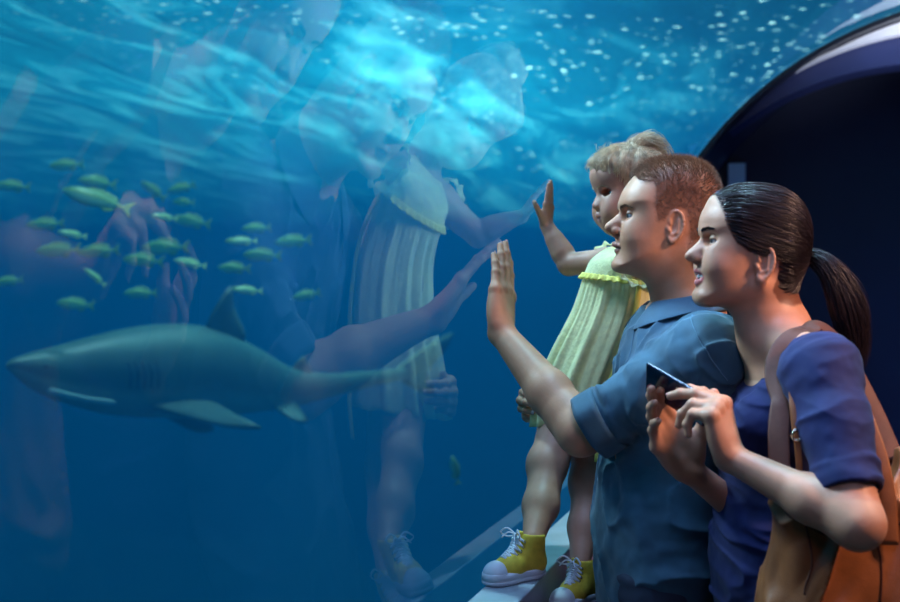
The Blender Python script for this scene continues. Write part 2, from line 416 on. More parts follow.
def mesh_sdf(prims, h, disp=None, nb=12, lo=None, hi=None, slack=1.5):
    """surface nets on a sparse grid"""
    if lo is None:
        us = [q for q in prims if q.op == 'u']
        lo = np.min([q.c - q.r for q in us], 0) - .01; hi = np.max([q.c + q.r for q in us], 0) + .01
    lo = np.array(lo, float); S = nb * h
    nblk = np.ceil((np.array(hi) - lo) / S).astype(int)
    gi = np.stack(np.meshgrid(*[np.arange(n) for n in nblk], indexing='ij'), -1).reshape(-1, 3)
    cen = lo + (gi + .5) * S; br = S * .8661
    keep = []
    for s in range(0, len(gi), 4000):
        c = cen[s:s + 4000]; f = seval(prims, c[:, None, :], disp, c, br * 1.3 + .01)[:, 0]
        keep.append(np.abs(f) < br * slack + .006)
    keep = np.concatenate(keep); gi = gi[keep]; cen = cen[keep]
    n1 = nb + 1
    loc = np.stack(np.meshgrid(*[np.arange(n1)] * 3, indexing='ij'), -1).reshape(-1, 3)
    N = (nblk * nb + 3).astype(np.int64)
    def gid(ijk): return (ijk[..., 0] * N[1] + ijk[..., 1]) * N[2] + ijk[..., 2]
    ids = []; pos = []; quads = []
    cor = np.array([(a, b, c) for a in (0, 1) for b in (0, 1) for c in (0, 1)])
    edges = [(a, b) for a in range(8) for b in range(8) if a < b and np.abs(cor[a] - cor[b]).sum() == 1]
    for s in range(0, len(gi), 120):
        g = gi[s:s + 120]; c = cen[s:s + 120]; B = len(g)
        base = g * nb
        pts = lo + (base[:, None, :] + loc[None]) * h
        f = seval(prims, pts, disp, c, br).reshape(B, n1, n1, n1)
        ins = f < 0
        C = [f[:, a:a + nb, b:b + nb, d:d + nb] for a, b, d in cor]
        cnt = sum((x < 0).astype(np.int8) for x in C)
        act = (cnt > 0) & (cnt < 8)
        bi, i, j, k = np.nonzero(act)
        if len(bi) == 0: continue
        cv = np.stack([x[bi, i, j, k] for x in C], 1)
        acc = np.zeros((len(bi), 3)); num = np.zeros(len(bi))
        for a, b in edges:
            fa = cv[:, a]; fb = cv[:, b]; m = (fa < 0) != (fb < 0)
            t = np.where(m, fa / np.where(m, fa - fb, 1), 0)
            acc += (cor[a] + t[:, None] * (cor[b] - cor[a])) * m[:, None]; num += m
        cell = base[bi] + np.stack([i, j, k], 1)
        pos.append(lo + (cell + acc / num[:, None]) * h); ids.append(gid(cell + 1))
        for ax in range(3):
            e = np.zeros(3, int); e[ax] = 1; o1 = np.zeros(3, int); o1[(ax + 1) % 3] = 1; o2 = np.zeros(3, int); o2[(ax + 2) % 3] = 1
            A = ins[:, :nb, :nb, :nb]; Bn = ins[:, e[0]:e[0] + nb, e[1]:e[1] + nb, e[2]:e[2] + nb]
            bi, i, j, k = np.nonzero(A != Bn)
            cell = base[bi] + np.stack([i, j, k], 1) + 1
            flip = A[bi, i, j, k]
            q = np.stack([gid(cell - o1 - o2), gid(cell - o2), gid(cell), gid(cell - o1)], 1)
            q = np.where(flip[:, None], q, q[:, ::-1])
            quads.append(q)
    ids = np.concatenate(ids); pos = np.concatenate(pos); quads = np.concatenate(quads)
    uid, first = np.unique(ids, return_index=True); pos = pos[first]
    ix = np.searchsorted(uid, quads); ix = np.clip(ix, 0, len(uid) - 1)
    ok = (uid[ix] == quads).all(1)
    return pos, ix[ok]
def lap(V, F, it=1, lam=.5):
    for _ in range(it):
        S = np.zeros_like(V); n = np.zeros(len(V))
        for a, b in ((0, 1), (1, 2), (2, 3), (3, 0)):
            np.add.at(S, F[:, a], V[F[:, b]]); np.add.at(n, F[:, a], 1)
            np.add.at(S, F[:, b], V[F[:, a]]); np.add.at(n, F[:, b], 1)
        V = V + lam * (S / np.maximum(n, 1)[:, None] - V)
    return V
def fastmesh(name, V, F, mat, parent, tint=None):
    V = np.asarray(V, float); F = np.asarray(F, np.int32); off = np.array(world_loc(parent)) if parent is not None else V.mean(0)
    me = bpy.data.meshes.new(name); k = F.shape[1]
    me.vertices.add(len(V)); me.vertices.foreach_set('co', (V - off).astype(np.float32).ravel())
    me.loops.add(F.size); me.loops.foreach_set('vertex_index', F.ravel())
    me.polygons.add(len(F)); me.polygons.foreach_set('loop_start', np.arange(0, F.size, k, dtype=np.int32))
    me.polygons.foreach_set('use_smooth', np.ones(len(F), bool))
    me.update(calc_edges=True)
    if tint is not None:
        at = me.color_attributes.new('tint', 'FLOAT_COLOR', 'POINT')
        at.data.foreach_set('color', np.concatenate([tint, np.ones((len(V), 1))], 1).astype(np.float32).ravel())
    me.materials.append(mat)
    o = bpy.data.objects.new(name, me); COL.objects.link(o)
    if parent is not None: o.parent = parent
    else: o.location = Vector(off)
    return o
# value noise
_R = np.random.RandomState(11).rand(4096).astype(np.float64) * 2 - 1
def vnoise(p):
    i = np.floor(p).astype(np.int64); f = p - i; f = f * f * (3 - 2 * f); out = 0
    for a in (0, 1):
        for b in (0, 1):
            for c in (0, 1):
                hsh = ((i[..., 0] + a) * 73856093) ^ ((i[..., 1] + b) * 19349663) ^ ((i[..., 2] + c) * 83492791)
                w_ = (f[..., 0] if a else 1 - f[..., 0]) * (f[..., 1] if b else 1 - f[..., 1]) * (f[..., 2] if c else 1 - f[..., 2])
                out = out + w_ * _R[hsh & 4095]
    return out
def fbm(p, o=2):
    s = 0; a = 1.
    for _ in range(o): s = s + a * vnoise(p); p = p * 2.1 + 3.7; a *= .5
    return s
def folds(p, R, scale, amp, sharp=1.0):
    """ridged folds; R columns = axes, scale = frequency along each axis"""
    q = (p @ R) * np.array(scale)
    n = fbm(q + .6 * fbm(q * .5 + 5)[..., None], 2)
    r = np.clip(1 - np.abs(n) * 1.9, 0, 1) ** 1.6
    return amp * (r - .25)

# ---------------------------------------------------------------- hand
def rot_axis(v, ax, a):
    ax = nrm(ax); v = np.array(v, float)
    return v * math.cos(a) + np.cross(ax, v) * math.sin(a) + ax * (ax @ v) * (1 - math.cos(a))
def hand(wrist, F_, N_, side, s=1.0, flex=None, spread=(-.10, -.02, .05, .14), thumb=(.75, .35, .25), fat=1.0, flen=1.0):
    """wrist point, F_ finger direction, N_ palm normal (the way the palm faces), side 'L'/'R'.
    flex[i] = (mcp, pip, dip) bend towards the palm for index, middle, ring, little. s scales an adult hand of .19 m."""
    F_ = nrm(F_); N_ = nrm(N_ - F_ * (F_ @ np.array(N_, float))); T = np.cross(N_, F_) if side == 'L' else np.cross(F_, N_)
    w0 = np.array(wrist, float); flex = flex or [(.1, .15, .1)] * 4
    fat_ = fat * s
    pr = []; nails = []
    def L(a, b, c): return w0 + s * (F_ * a + T * b + N_ * c)
    # palm
    mcp = [L(.094, .030, 0), L(.097, .009, -.002), L(.091, -.012, -.001), L(.082, -.031, .002)]
    R = np.stack([F_, T, N_], 1)
    for i, m in enumerate(mcp):
        a = L(.012, (.018, .007, -.006, -.017)[i], 0)
        pr.append(rc(a, m, .0135 * fat_, (.0115, .0118, .011, .0105)[i] * fat_, .014 * s))
    pr.append(ell(L(.052, 0, .001), s * np.array([.05, .036, .0125]), .012 * s, R=R))
    pr.append(ell(L(.040, .024, .009), s * np.array([.034, .017, .015]), .012 * s, R=R))    # thenar
    pr.append(ell(L(.042, -.024, .007), s * np.array([.036, .014, .012]), .012 * s, R=R))   # hypothenar
    for m in mcp: pr.append(ell(m - N_ * .006 * s, s * np.array([.010, .0085, .008]), .007 * s, R=R))
    lens = [tuple(x * flen for x in q_) for q_ in [(.044, .026, .020), (.049, .030, .021), (.045, .028, .021), (.036, .021, .019)]]
    rr = [(.0098, .0088, .0080, .0066), (.0100, .0090, .0081, .0068), (.0094, .0085, .0077, .0064), (.0084, .0075, .0068, .0058)]
    tipsout = []
    for i in range(4):
        d = rot_axis(F_, N_, (spread[i]) * (1 if side == 'L' else -1))
        lat = nrm(np.cross(d, N_)); p = mcp[i]; n = N_
        for j in range(3):
            # bend towards the palm (towards n)
            a = flex[i][j]; d2 = nrm(d * math.cos(a) + n * math.sin(a)); n = nrm(n * math.cos(a) - d * math.sin(a)); d = d2
            q = p + d * lens[i][j] * s
            pr.append(rc(p, q, rr[i][j] * fat_, rr[i][j + 1] * fat_, (.009 if j == 0 else .003) * s))
            if j < 2: pr.append(ell(q - n * .0012 * s, np.array([.0085, .0090, .0088]) * fat_ * rr[i][j + 1] / .0088, .003 * s, R=np.stack([d, np.cross(n, d), n], 1)))
            p = q
        tipsout.append(p); nails.append((p + d * .001 * s - n * .0046 * fat_, d, -n, rr[i][3] * s))
    # thumb
    a0, a1, a2 = thumb
    base = L(.022, .022, .008)
    d = nrm(F_ * math.cos(a0) + T * math.sin(a0) + N_ * .35 * math.sin(a0)); lat = nrm(-T * math.cos(a0) + F_ * math.sin(a0))
    cmc = base + d * .042 * s
    pr.append(rc(base, cmc, .0150 * fat_, .0118 * fat_, .014 * s))
    d = nrm(d + (F_ * .5 + N_ * .3) * a1); mp_ = cmc + d * .033 * s
    pr.append(rc(cmc, mp_, .0112 * fat_, .0098 * fat_, .005 * s))
    d = nrm(d + (F_ * .5 - T * .4) * a2); tp = mp_ + d * .026 * s
    pr.append(rc(mp_, tp, .0098 * fat_, .0078 * fat_, .004 * s))
    tipsout.append(tp); nn = nrm(np.cross(d, N_)); nn = nn if nn @ T > 0 else -nn
    nails.append((tp + nn * .0052 * fat_, d, nn, .0078 * s))
    return pr, tipsout, nails
def nail_mesh(nails, mb):
    for c, d, n, r in nails:
        lat = np.cross(d, n); V = []; F = []
        m, k = 5, 5
        for i in range(m):
            for j in range(k):
                u = (i / (m - 1) - .5) * 2; v = (j / (k - 1) - .5) * 2
                uu = u * math.sqrt(1 - .35 * v * v)
                V.append(c + d * (uu * r * .95 + r * .15) + lat * v * r * .72 + n * (r * .34 * (1 - .9 * v * v) - .12 * r * u * u - r * .06))
        for i in range(m - 1):
            for j in range(k - 1): F.append([i * k + j, i * k + j + 1, (i + 1) * k + j + 1, (i + 1) * k + j])
        mb.add(V, F)

# ---------------------------------------------------------------- head
class Head:
    """profile (photo pixels) of the skull and face without nose; local x forward, y to the person's left, z up"""
    def __init__(s, D, org, face, yaw, pitch=0, roll=0, scale=None, width=.075, hip=None):
        s.D = D; s.org = org; s.sc = scale or D / FPX
        s.o = P(org[0], org[1], D)
        # forward direction: yaw 0 = camera left
        f = np.array([-math.cos(yaw), -math.sin(yaw), 0.]); z = np.array([0, 0, 1.]); y = np.cross(z, f)
        s.R = np.stack([f, y, z], 1); s.width = width
        poly = catmull([((org[0] - a) * s.sc, (org[1] - b) * s.sc) for a, b in face], 6, True)
        s.poly = np.array(poly)
        lo = s.poly.min(0) - .05; hi = s.poly.max(0) + .05; st = .0012
        s.glo = lo; s.st = st; nx, nz = ((hi - lo) / st).astype(int) + 2; s.gn = (nx, nz)
        X, Z = np.meshgrid(lo[0] + st * np.arange(nx), lo[1] + st * np.arange(nz), indexing='ij')
        q = np.stack([X, Z], -1).reshape(-1, 2); A = s.poly; B = np.roll(A, -1, 0)
        d = np.full(len(q), 9.); inside = np.zeros(len(q), bool)
        for a, b in zip(A, B):
            e = b - a; t = np.clip(((q - a) @ e) / (e @ e + 1e-12), 0, 1); dd = q - a - t[:, None] * e
            d = np.minimum(d, np.sqrt((dd * dd).sum(1)))
            c = ((a[1] > q[:, 1]) != (b[1] > q[:, 1]))
            if abs(b[1] - a[1]) > 1e-12:
                inside ^= c & (q[:, 0] < (b[0] - a[0]) * (q[:, 1] - a[1]) / (b[1] - a[1]) + a[0])
        s.grid = np.where(inside, d, -d).reshape(nx, nz)
    def loc(s, px, py, y=0.):
        """photo pixel on the profile -> local coordinates"""
        return np.array([(s.org[0] - px) * s.sc, y, (s.org[1] - py) * s.sc])
    def w(s, l): return s.o + s.R @ np.array(l, float)
    def pw(s, px, py, y=0.): return s.w(s.loc(px, py, y))
    def d2(s, x, z):
        gx = np.clip((x - s.glo[0]) / s.st, 0, s.gn[0] - 1.001); gz = np.clip((z - s.glo[1]) / s.st, 0, s.gn[1] - 1.001)
        i = gx.astype(int); k = gz.astype(int); a = gx - i; b = gz - k; g = s.grid
        return g[i, k] * (1 - a) * (1 - b) + g[i + 1, k] * a * (1 - b) + g[i, k + 1] * (1 - a) * b + g[i + 1, k + 1] * a * b
    def skull(s, wfun, Dm=.07, k=.01, grow=0.):
        def f(p):
            q = (p - s.o) @ s.R
            x, y, z = q[..., 0], np.abs(q[..., 1]), q[..., 2]
            d = s.d2(x, z) + grow; Wd = wfun(x, z) + grow
            qq = np.sqrt((y / Wd) ** 2 + np.clip(1 - d / Dm, 0, 5) ** 2)
            return (qq - 1) * np.minimum(Wd, Dm) * .9
        c = s.w([(s.poly[:, 0].min() + s.poly[:, 0].max()) / 2, 0, (s.poly[:, 1].min() + s.poly[:, 1].max()) / 2])
        r = np.linalg.norm(s.poly.max(0) - s.poly.min(0)) / 2 + s.width
        return Prim(f, c, r, k)
    def side(s, px, py, y):
        """profile-plane pixel of a feature that lies y off the middle plane and shows at (px, py)"""
        k = (s.D - abs(y)) / s.D; return 450 + (px - 450) * k, 280 + (py - 280) * k
    def seen(s, q):
        k = s.D / (s.D - np.abs(q[:, 1])); px = s.org[0] - q[:, 0] / s.sc; py = s.org[1] - q[:, 2] / s.sc
        return 450 + (px - 450) * k, 280 + (py - 280) * k
    # local-space primitive wrappers
    def c(s, a, b, ra, rb, k=.006, op='u'): return rc(s.w(a), s.w(b), ra, rb, k, op)
    def e(s, c_, r, k=.006, op='u', R=None): return ell(s.w(c_), r, k, op, R=s.R if R is None else s.R @ R)
def rotz(a): return np.array([[math.cos(a), -math.sin(a), 0], [math.sin(a), math.cos(a), 0], [0, 0, 1.]])
def roty(a): return np.array([[math.cos(a), 0, math.sin(a)], [0, 1, 0], [-math.sin(a), 0, math.cos(a)]])
def rotx(a): return np.array([[1, 0, 0], [0, math.cos(a), -math.sin(a)], [0, math.sin(a), math.cos(a)]])
def ear(h, px, py, y, sgn, size=1.0, tilt=.15):
    c = h.loc(*h.side(px, py, y), sgn * y); s = size
    Rr = roty(-tilt) @ rotz(-sgn * .35)     # flares outwards at the back
    pr = [h.e(c, np.array([.0165, .0045, .029]) * s, .005, R=Rr)]
    def q(a, b, off=.003): return c + Rr @ (np.array([a * .0165, sgn * off, b * .029]) * s)
    rim = [q(.55, .15), q(.75, .55), q(.45, .95), q(-.15, 1.03), q(-.75, .72), q(-.98, .15), q(-.80, -.40), q(-.35, -.80), q(.15, -1.0), q(.5, -.75)]
    pr.append(h.e(c + Rr @ np.array([.001, sgn * .005, .002]) * s, np.array([.0095, .0055, .019]) * s, .003, 's', R=Rr))
    cr = catmull(rim, 2)
    for i in range(len(cr) - 1): pr.append(h.c(cr[i], cr[i + 1], .0030 * s, .0030 * s, .0025))
    pr.append(h.c(q(-.35, .45, .002), q(-.35, -.35, .002), .0028 * s, .003 * s, .003))
    pr.append(h.c(q(-.35, -.35, .002), q(.3, -.55, .002), .003 * s, .003 * s, .003))
    pr.append(h.c(q(.8, -.12, .003), q(.55, -.3, .004), .0035 * s, .003 * s, .003))        # tragus
    pr.append(h.e(q(.15, -.92, .0), np.array([.0075, .0042, .0075]) * s, .004, R=Rr))
    return pr
def face(h, nas, tip, base, ul, mouth, ll, eye, nw=.0125, smile=0., lipw=.023, eye_r=.0118, eye_y=.031, brow=.007, child=False, nr=None):
    """all points are photo pixels on the profile"""
    pr = []
    N = h.loc(*nas); T_ = h.loc(*tip); B = h.loc(*base); E = h.loc(*eye)
    r = nr or (.0085 if not child else .0065)
    # nose: bridge, tip, wings
    pr.append(h.c(N + [-.010, 0, 0], T_ + [-r * 1.15, 0, .001], r * .95, r * 1.0, .008))
    pr.append(h.e(T_ + np.array([-r, 0, -.001]), np.array([r, r * 1.05, r * .95]), .005))
    m = (T_ + B) / 2
    for sg in (-1, 1):
        wing = np.array([B[0] - .002, sg * (nw - .003), m[2] + .003])
        pr.append(h.e(wing, np.array([.0085, .0052, .0065]) * (.8 if child else 1), .005))
        pr.append(h.c([T_[0] - .014, sg * .006, T_[2] + .004], [N[0] - .016, sg * .010, N[2] - .012], .006, .006, .010))
    pr.append(h.c(T_ + [-.009, 0, -.003], B + [-.006, 0, .0015], .0048, .005, .004))
    for sg in (-1, 1):
        pr.append(h.e([(T_[0] + B[0]) / 2 - .0015, sg * .0062, m[2] - .0055], np.array([.0048, .0027, .0030]), .002, 's'))
    # brow ridge and cheeks
    for sg in (-1, 1):
        pr.append(h.c([N[0] - .006, sg * .010, N[2] + .010], [N[0] - .020, sg * .040, N[2] + .013], brow, brow, .012))
        pr.append(h.e([E[0] - .018, sg * .038, B[2] + .010 + smile * .004], np.array([.022, .014, .020]), .026))
        cm = h.loc(*mouth); pr.append(h.e([cm[0] - .045, sg * (.036 if not child else .030), cm[2] + .002], np.array([.026, .017, .026]) * (.85 if child else 1), .030))
    # sockets and lids
    for sg in (-1, 1):
        ec = np.array([E[0] - eye_r + .001, sg * eye_y, E[2]])
        pr.append(h.e(ec + [.010, -sg * .002, .001], np.array([.011, .018, .010]), .010, 's'))
        Rr = rotz(sg * .25)
        pr.append(h.e(ec, np.array([1, 1, 1]) * (eye_r + .0016), .004))
        pr.append(h.e(ec + Rr @ np.array([.010, 0, -.0005 - .001 * smile]), np.array([.0105, .0130, .0036 - .0010 * smile]) * (eye_r / .0118), .0012, 's', R=Rr))
    # lips
    U = h.loc(*ul); M = h.loc(*mouth); L_ = h.loc(*ll)
    for (c, rr, dz) in ((U, .0046, 1), (L_, .0052, -1)):
        arcpts = [np.array([c[0] - rr - .0 - .010 * (t * t) - .006 * t ** 4 - smile * .004 * t * t, t * lipw, c[2] * (1 - t * t) + (M[2] + smile * .006) * t * t]) for t in np.linspace(-1, 1, 9)]
        rad = [rr * (1 - .62 * t * t) for t in np.linspace(-1, 1, 9)]
        for i in range(8): pr.append(h.c(arcpts[i], arcpts[i + 1], rad[i], rad[i + 1], .0035))
    cut = [np.array([M[0] + .0015 - .013 * (t * t) - smile * .003, t * (lipw + .001), M[2] + smile * .006 * t * t]) for t in np.linspace(-1, 1, 9)]
    for i in range(8): pr.append(h.c(cut[i], cut[i + 1], .0013 + smile * .0022, .0013 + smile * .0022, .0015, 's'))
    return pr
def lash_mask(h, V, eye, eye_r, eye_y, smile=0.):
    E = h.loc(*eye); q0 = (V - h.o) @ h.R; out = np.zeros(len(V))
    for sg in (-1, 1):
        ec = np.array([E[0] - eye_r + .001, sg * eye_y, E[2]]); Rr = rotz(sg * .25); c = ec + Rr @ np.array([.010, 0, -.0005 - .001 * smile])
        q = ((q0 - c) @ Rr) / (np.array([.0125, .0145, .0050 - .0012 * smile]) * (eye_r / .0118))
        e = np.sqrt((q ** 2).sum(1)); near = np.linalg.norm(q0 - ec, axis=1) < eye_r + .0035
        out = np.maximum(out, near * np.clip((1.38 - e) * 5, 0, 1) * np.where(q[:, 2] > -.1, 1., .35))
    return out
def lip_mask(h, V, ul, mouth, ll, lipw=.023, depth=.016):
    q = (V - h.o) @ h.R; U = h.loc(*ul); M = h.loc(*mouth); L_ = h.loc(*ll)
    t = q[:, 1] / lipw; mid = M[2]; up = (U[2] - mid + .0042) * np.clip(1 - t * t, 0, 1) ** .7; dn = (mid - L_[2] + .0045) * np.clip(1 - t * t, 0, 1) ** .6
    ok = (q[:, 0] > M[0] - depth - .006) & (np.abs(t) < 1)
    return (ok & (q[:, 2] < mid + up) & (q[:, 2] > mid - dn)).astype(float)
def eyes(h, eye, parent, m_white, m_iris, eye_r=.0118, eye_y=.031):
    E = h.loc(*eye)
    for sg in (-1, 1):
        ec = np.array([E[0] - eye_r + .001, sg * eye_y, E[2]])
        V = []; F = []; n, m = 20, 14
        for i in range(m + 1):
            a = PI * i / m
            for j in range(n):
                b_ = 2 * PI * j / n
                V.append(h.w(ec + eye_r * np.array([math.cos(a), math.sin(a) * math.cos(b_), math.sin(a) * math.sin(b_)])))
        fm = []
        for i in range(m):
            for j in range(n):
                F.append([i * n + j, i * n + (j + 1) % n, (i + 1) * n + (j + 1) % n, (i + 1) * n + j]); fm.append(1 if i < 3 else 0)
        o = mk('eye', V, F, [m_white, m_iris], parent); o.data.polygons.foreach_set('material_index', fm)
# ---------------------------------------------------------------- hair strands
def strands(paths, r0, parent, name, mat, sides=3, taper=True):
    """paths: (K, n, 3) arrays -> one mesh of thin tapering strands"""
    K, n, _ = paths.shape
    T = np.gradient(paths, axis=1); T /= np.linalg.norm(T, axis=2, keepdims=True) + 1e-9
    rnd = np.random.RandomState(3).randn(K, 1, 3); u = np.cross(T, rnd); u /= np.linalg.norm(u, axis=2, keepdims=True) + 1e-9; w_ = np.cross(T, u)
    rad = np.linspace(1, .15 if taper else .8, n)[None, :, None] * (r0 if np.isscalar(r0) else r0[:, None, None])
    ring = [paths + rad * (math.cos(2 * PI * k / sides) * u + math.sin(2 * PI * k / sides) * w_) for k in range(sides)]
    V = np.stack(ring, 2).reshape(-1, 3)
    base = (np.arange(K)[:, None] * n + np.arange(n - 1)[None]).reshape(-1, 1) * sides
    F = np.concatenate([np.stack([base[:, 0] + k, base[:, 0] + (k + 1) % sides, base[:, 0] + sides + (k + 1) % sides, base[:, 0] + sides + k], 1) for k in range(sides)])
    return fastmesh(name, V, F, mat, parent)
def skin_mat(name, col, lip, sss=.12):
    m = principled(name, col, .5, spec=.4, sss=sss, sssr=(.012, .004, .002), bump=('noise', 260, .12, .0015), vary=(38, .07))
    nt = m.node_tree; b = [n for n in nt.nodes if n.type == 'BSDF_PRINCIPLED'][0]
    src = b.inputs['Base Color'].links[0].from_socket
    at = node(nt, 'ShaderNodeVertexColor'); at.layer_name = 'tint'
    sp = node(nt, 'ShaderNodeSeparateColor'); nt.links.new(at.outputs[0], sp.inputs[0])
    mx = node(nt, 'ShaderNodeMixRGB'); mx.inputs[2].default_value = (*lip, 1)
    nt.links.new(sp.outputs[0], mx.inputs[0]); nt.links.new(src, mx.inputs[1])
    mb_ = node(nt, 'ShaderNodeMixRGB'); mb_.inputs[2].default_value = (col[0] * .32, col[1] * .24, col[2] * .2, 1)
    nt.links.new(sp.outputs[1], mb_.inputs[0]); nt.links.new(mx.outputs[0], mb_.inputs[1])
    nt.links.new(mb_.outputs[0], b.inputs['Base Color'])
    return m
# ---------------------------------------------------------------- materials for people
m_eyew = principled('eye_white', (.40, .39, .38), .15, spec=.6)
m_iris = principled('iris', (.06, .05, .045), .08, spec=.8)
m_nail = principled('nail', (.72, .46, .40), .25, spec=.5)
def G(px, py):
    """point on the inside of the acrylic seen at a photo pixel"""
    a, b = .8, 8.
    def f(D):
        q = P(px, py, D); return math.hypot(q @ NX - UC, q[2] - ZC) - RT
    Ds = np.arange(1., 6, .02); last = None
    for d0, d1 in zip(Ds[:-1], Ds[1:]):
        if f(d0) < 0 <= f(d1): last = (d0, d1); break
    a, b = last
    for _ in range(30):
        m = (a + b) / 2
        if f(m) < 0: a = m
        else: b = m
    q = P(px, py, a); u = q @ NX - UC; z = q[2] - ZC
    return q, nrm(-(NX * u + np.array([0, 0, z])))
def scalp_hair(h, V, F, poly, n, lenf, dirf, seed=1, edge=2.0):
    """random roots on the body mesh inside a profile region -> straight-ish short strands"""
    rs = np.random.RandomState(seed)
    q = (V - h.o) @ h.R
    px, py = h.seen(q)
    ins = inpoly(px, py, poly)
    fc = V[F].mean(1); fi = ins[F].all(1); F2 = F[fi]
    if len(F2) == 0: return None
    e1 = V[F2[:, 2]] - V[F2[:, 0]]; e2 = V[F2[:, 3]] - V[F2[:, 1]]; nn = np.cross(e1, e2); ar = np.linalg.norm(nn, axis=1); nn /= ar[:, None] + 1e-12
    idx = rs.choice(len(F2), n, p=ar / ar.sum())
    wts = rs.dirichlet([1, 1, 1, 1], n)
    root = (V[F2[idx]] * wts[..., None]).sum(1); return root + 0, nn[idx]
def inpoly(px, py, poly):
    A = np.array(poly, float); B = np.roll(A, -1, 0); ins = np.zeros(px.shape, bool)
    for a, b in zip(A, B):
        c = (a[1] > py) != (b[1] > py)
        if a[1] != b[1]: ins ^= c & (px < (b[0] - a[0]) * (py - a[1]) / (b[1] - a[1]) + a[0])
    return ins
def cat(ms):
    V = []; F = []; n = 0
    for v, f in ms: V.append(v); F.append(f + n); n += len(v)
    return np.concatenate(V), np.concatenate(F)
def add_nails(ns, parent, mat=None):
    for q_ in ns:
        nm = MB(); nail_mesh([q_], nm); nm.build('fingernail', mat or m_nail, parent)
def hair_tint(h, V, poly, soft=3.0):
    q = (V - h.o) @ h.R; px, py = h.seen(q); acc = np.zeros(len(V)); rs = np.random.RandomState(1)
    for k in range(10):
        n = np.stack([vnoise(V * 220 + k * 9.1), vnoise(V * 220 + k * 5.7 + 31)], 1) * soft * 1.1
        acc += inpoly(px + n[:, 0] + rs.randn() * soft * .3, py + n[:, 1] + rs.randn() * soft * .3, poly)
    return acc / 10
HQ = 1.0   # grid coarseness multiplier

# ================================================================ MAN
man = empty('person', (P(655, 600, 2.5)[0], 2.5, 0))
tag(man, 'man in a rolled-sleeve denim shirt with cropped ginger hair, palm on the glass', 'person', 'family at the glass')
m_skin_m = skin_mat('man_skin', (.56, .25, .135), (.40, .15, .12))
m_denim = principled('denim', (.022, .088, .14), .75, bump=('weave', 420, .25, .0008), vary=(16, .22), sheen=.2, crease=(9, .45))
m_jeans = principled('jeans', (.02, .03, .06), .8, bump=('weave', 300, .3, .001))
mh = Head(2.5, (668, 220),
          [(634, 176), (624, 189), (619.5, 199), (619, 205), (621.5, 213), (621, 220), (619.5, 228), (618, 235), (617.2, 241), (618, 248), (617, 253), (614.5, 258), (611.3, 264), (613, 270), (619, 273), (630, 275), (643, 281), (649, 290), (653, 305), (657, 330), (690, 345), (722, 330), (719, 290), (717, 265), (721, 240), (722, 215), (719, 190), (708, 170), (690, 161), (665, 160), (648, 165)],
          yaw=0.03, width=.078)
def wman(x, z):
    t = np.clip((z + .12) / .13, 0, 1); t = t * t * (3 - 2 * t)
    return .060 + .017 * t
hp = [mh.skull(wman, .060)]
hp.append(mh.c([.035, -.030, -.098], [-.028, -.056, -.066], .018, .018, .02)); hp.append(mh.c([.035, .030, -.098], [-.028, .056, -.066], .018, .018, .02))
eyem = (624.2, 216.5)
hp += face(mh, (621, 212), (604.6, 227.7), (613.4, 237.3), (612, 244), (616.5, 247.7), (614.6, 250.8), eyem, nw=.0165, lipw=.026, eye_y=.032, brow=.0075)
for sg in (-1, 1): hp += ear(mh, 674, 227, .0765, sg, 1.02, .12)
# neck muscles into the shoulders
SL = P(706, 356, 2.33); SR = P(672, 352, 2.69); NB = P(688, 318, 2.5)
hp += [rc(P(690, 275, 2.5), P(688, 330, 2.5), .058, .064, .03), rc(P(692, 310, 2.5), SL + [0, .03, .02], .05, .04, .03), rc(P(690, 310, 2.5), SR + [0, -.03, .02], .05, .04, .03)]
# left arm on the glass
EL = P(581, 432, 2.41)
T0, nin = G(500, 243)
wr0 = P(501, 338, 2.600); Fd = nrm(T0 + nin * .008 - wr0); HS = 1.06
WL = T0 + nin * .009 - Fd * .204 * HS
al = math.radians(40); Nh = np.array([-math.cos(al), math.sin(al), .25])
hl, tipsL, nailsL = hand(WL, Fd, Nh, 'L', HS, [(.0, .06, .08), (.0, .04, .06), (.0, .06, .06), (.02, .08, .1)], spread=(-.03, 0, .03, .07), thumb=(.32, .3, .2), fat=1.06, flen=1.13)
mid = EL * .62 + WL * .38
arm = chain([SL, EL], [.052, .043], .02) + [rc(EL, mid + [-.0, 0, -.0], .0455, .043, .02), rc(mid, WL, .043, .0265, .02), rc(WL, WL + Fd * .03, .0265, .022, .015)]
arm.append(ell(EL * .8 + WL * .2 + np.array([.012, -.004, -.012]), (.04, .036, .044), .02))
# right arm round the child
ER = P(612, 408, 2.93); WR = P(553, 406, 2.90); Fr = nrm(P(512, 402, 2.80) - WR)
hr, _, nailsR = hand(WR, Fr, (.55, -.8, -.1), 'R', 1.0, [(.45, .6, .3), (.5, .65, .3), (.5, .65, .35), (.55, .7, .4)], thumb=(.25, .3, .3))
armr = chain([SR, ER], [.05, .043], .02) + chain([ER, WR], [.043, .027], .02)
fine = hp + arm + hl + armr + hr
Vf, Ff = mesh_sdf(fine, .0021 * HQ)
Vf = lap(Vf, Ff, 1, .35)
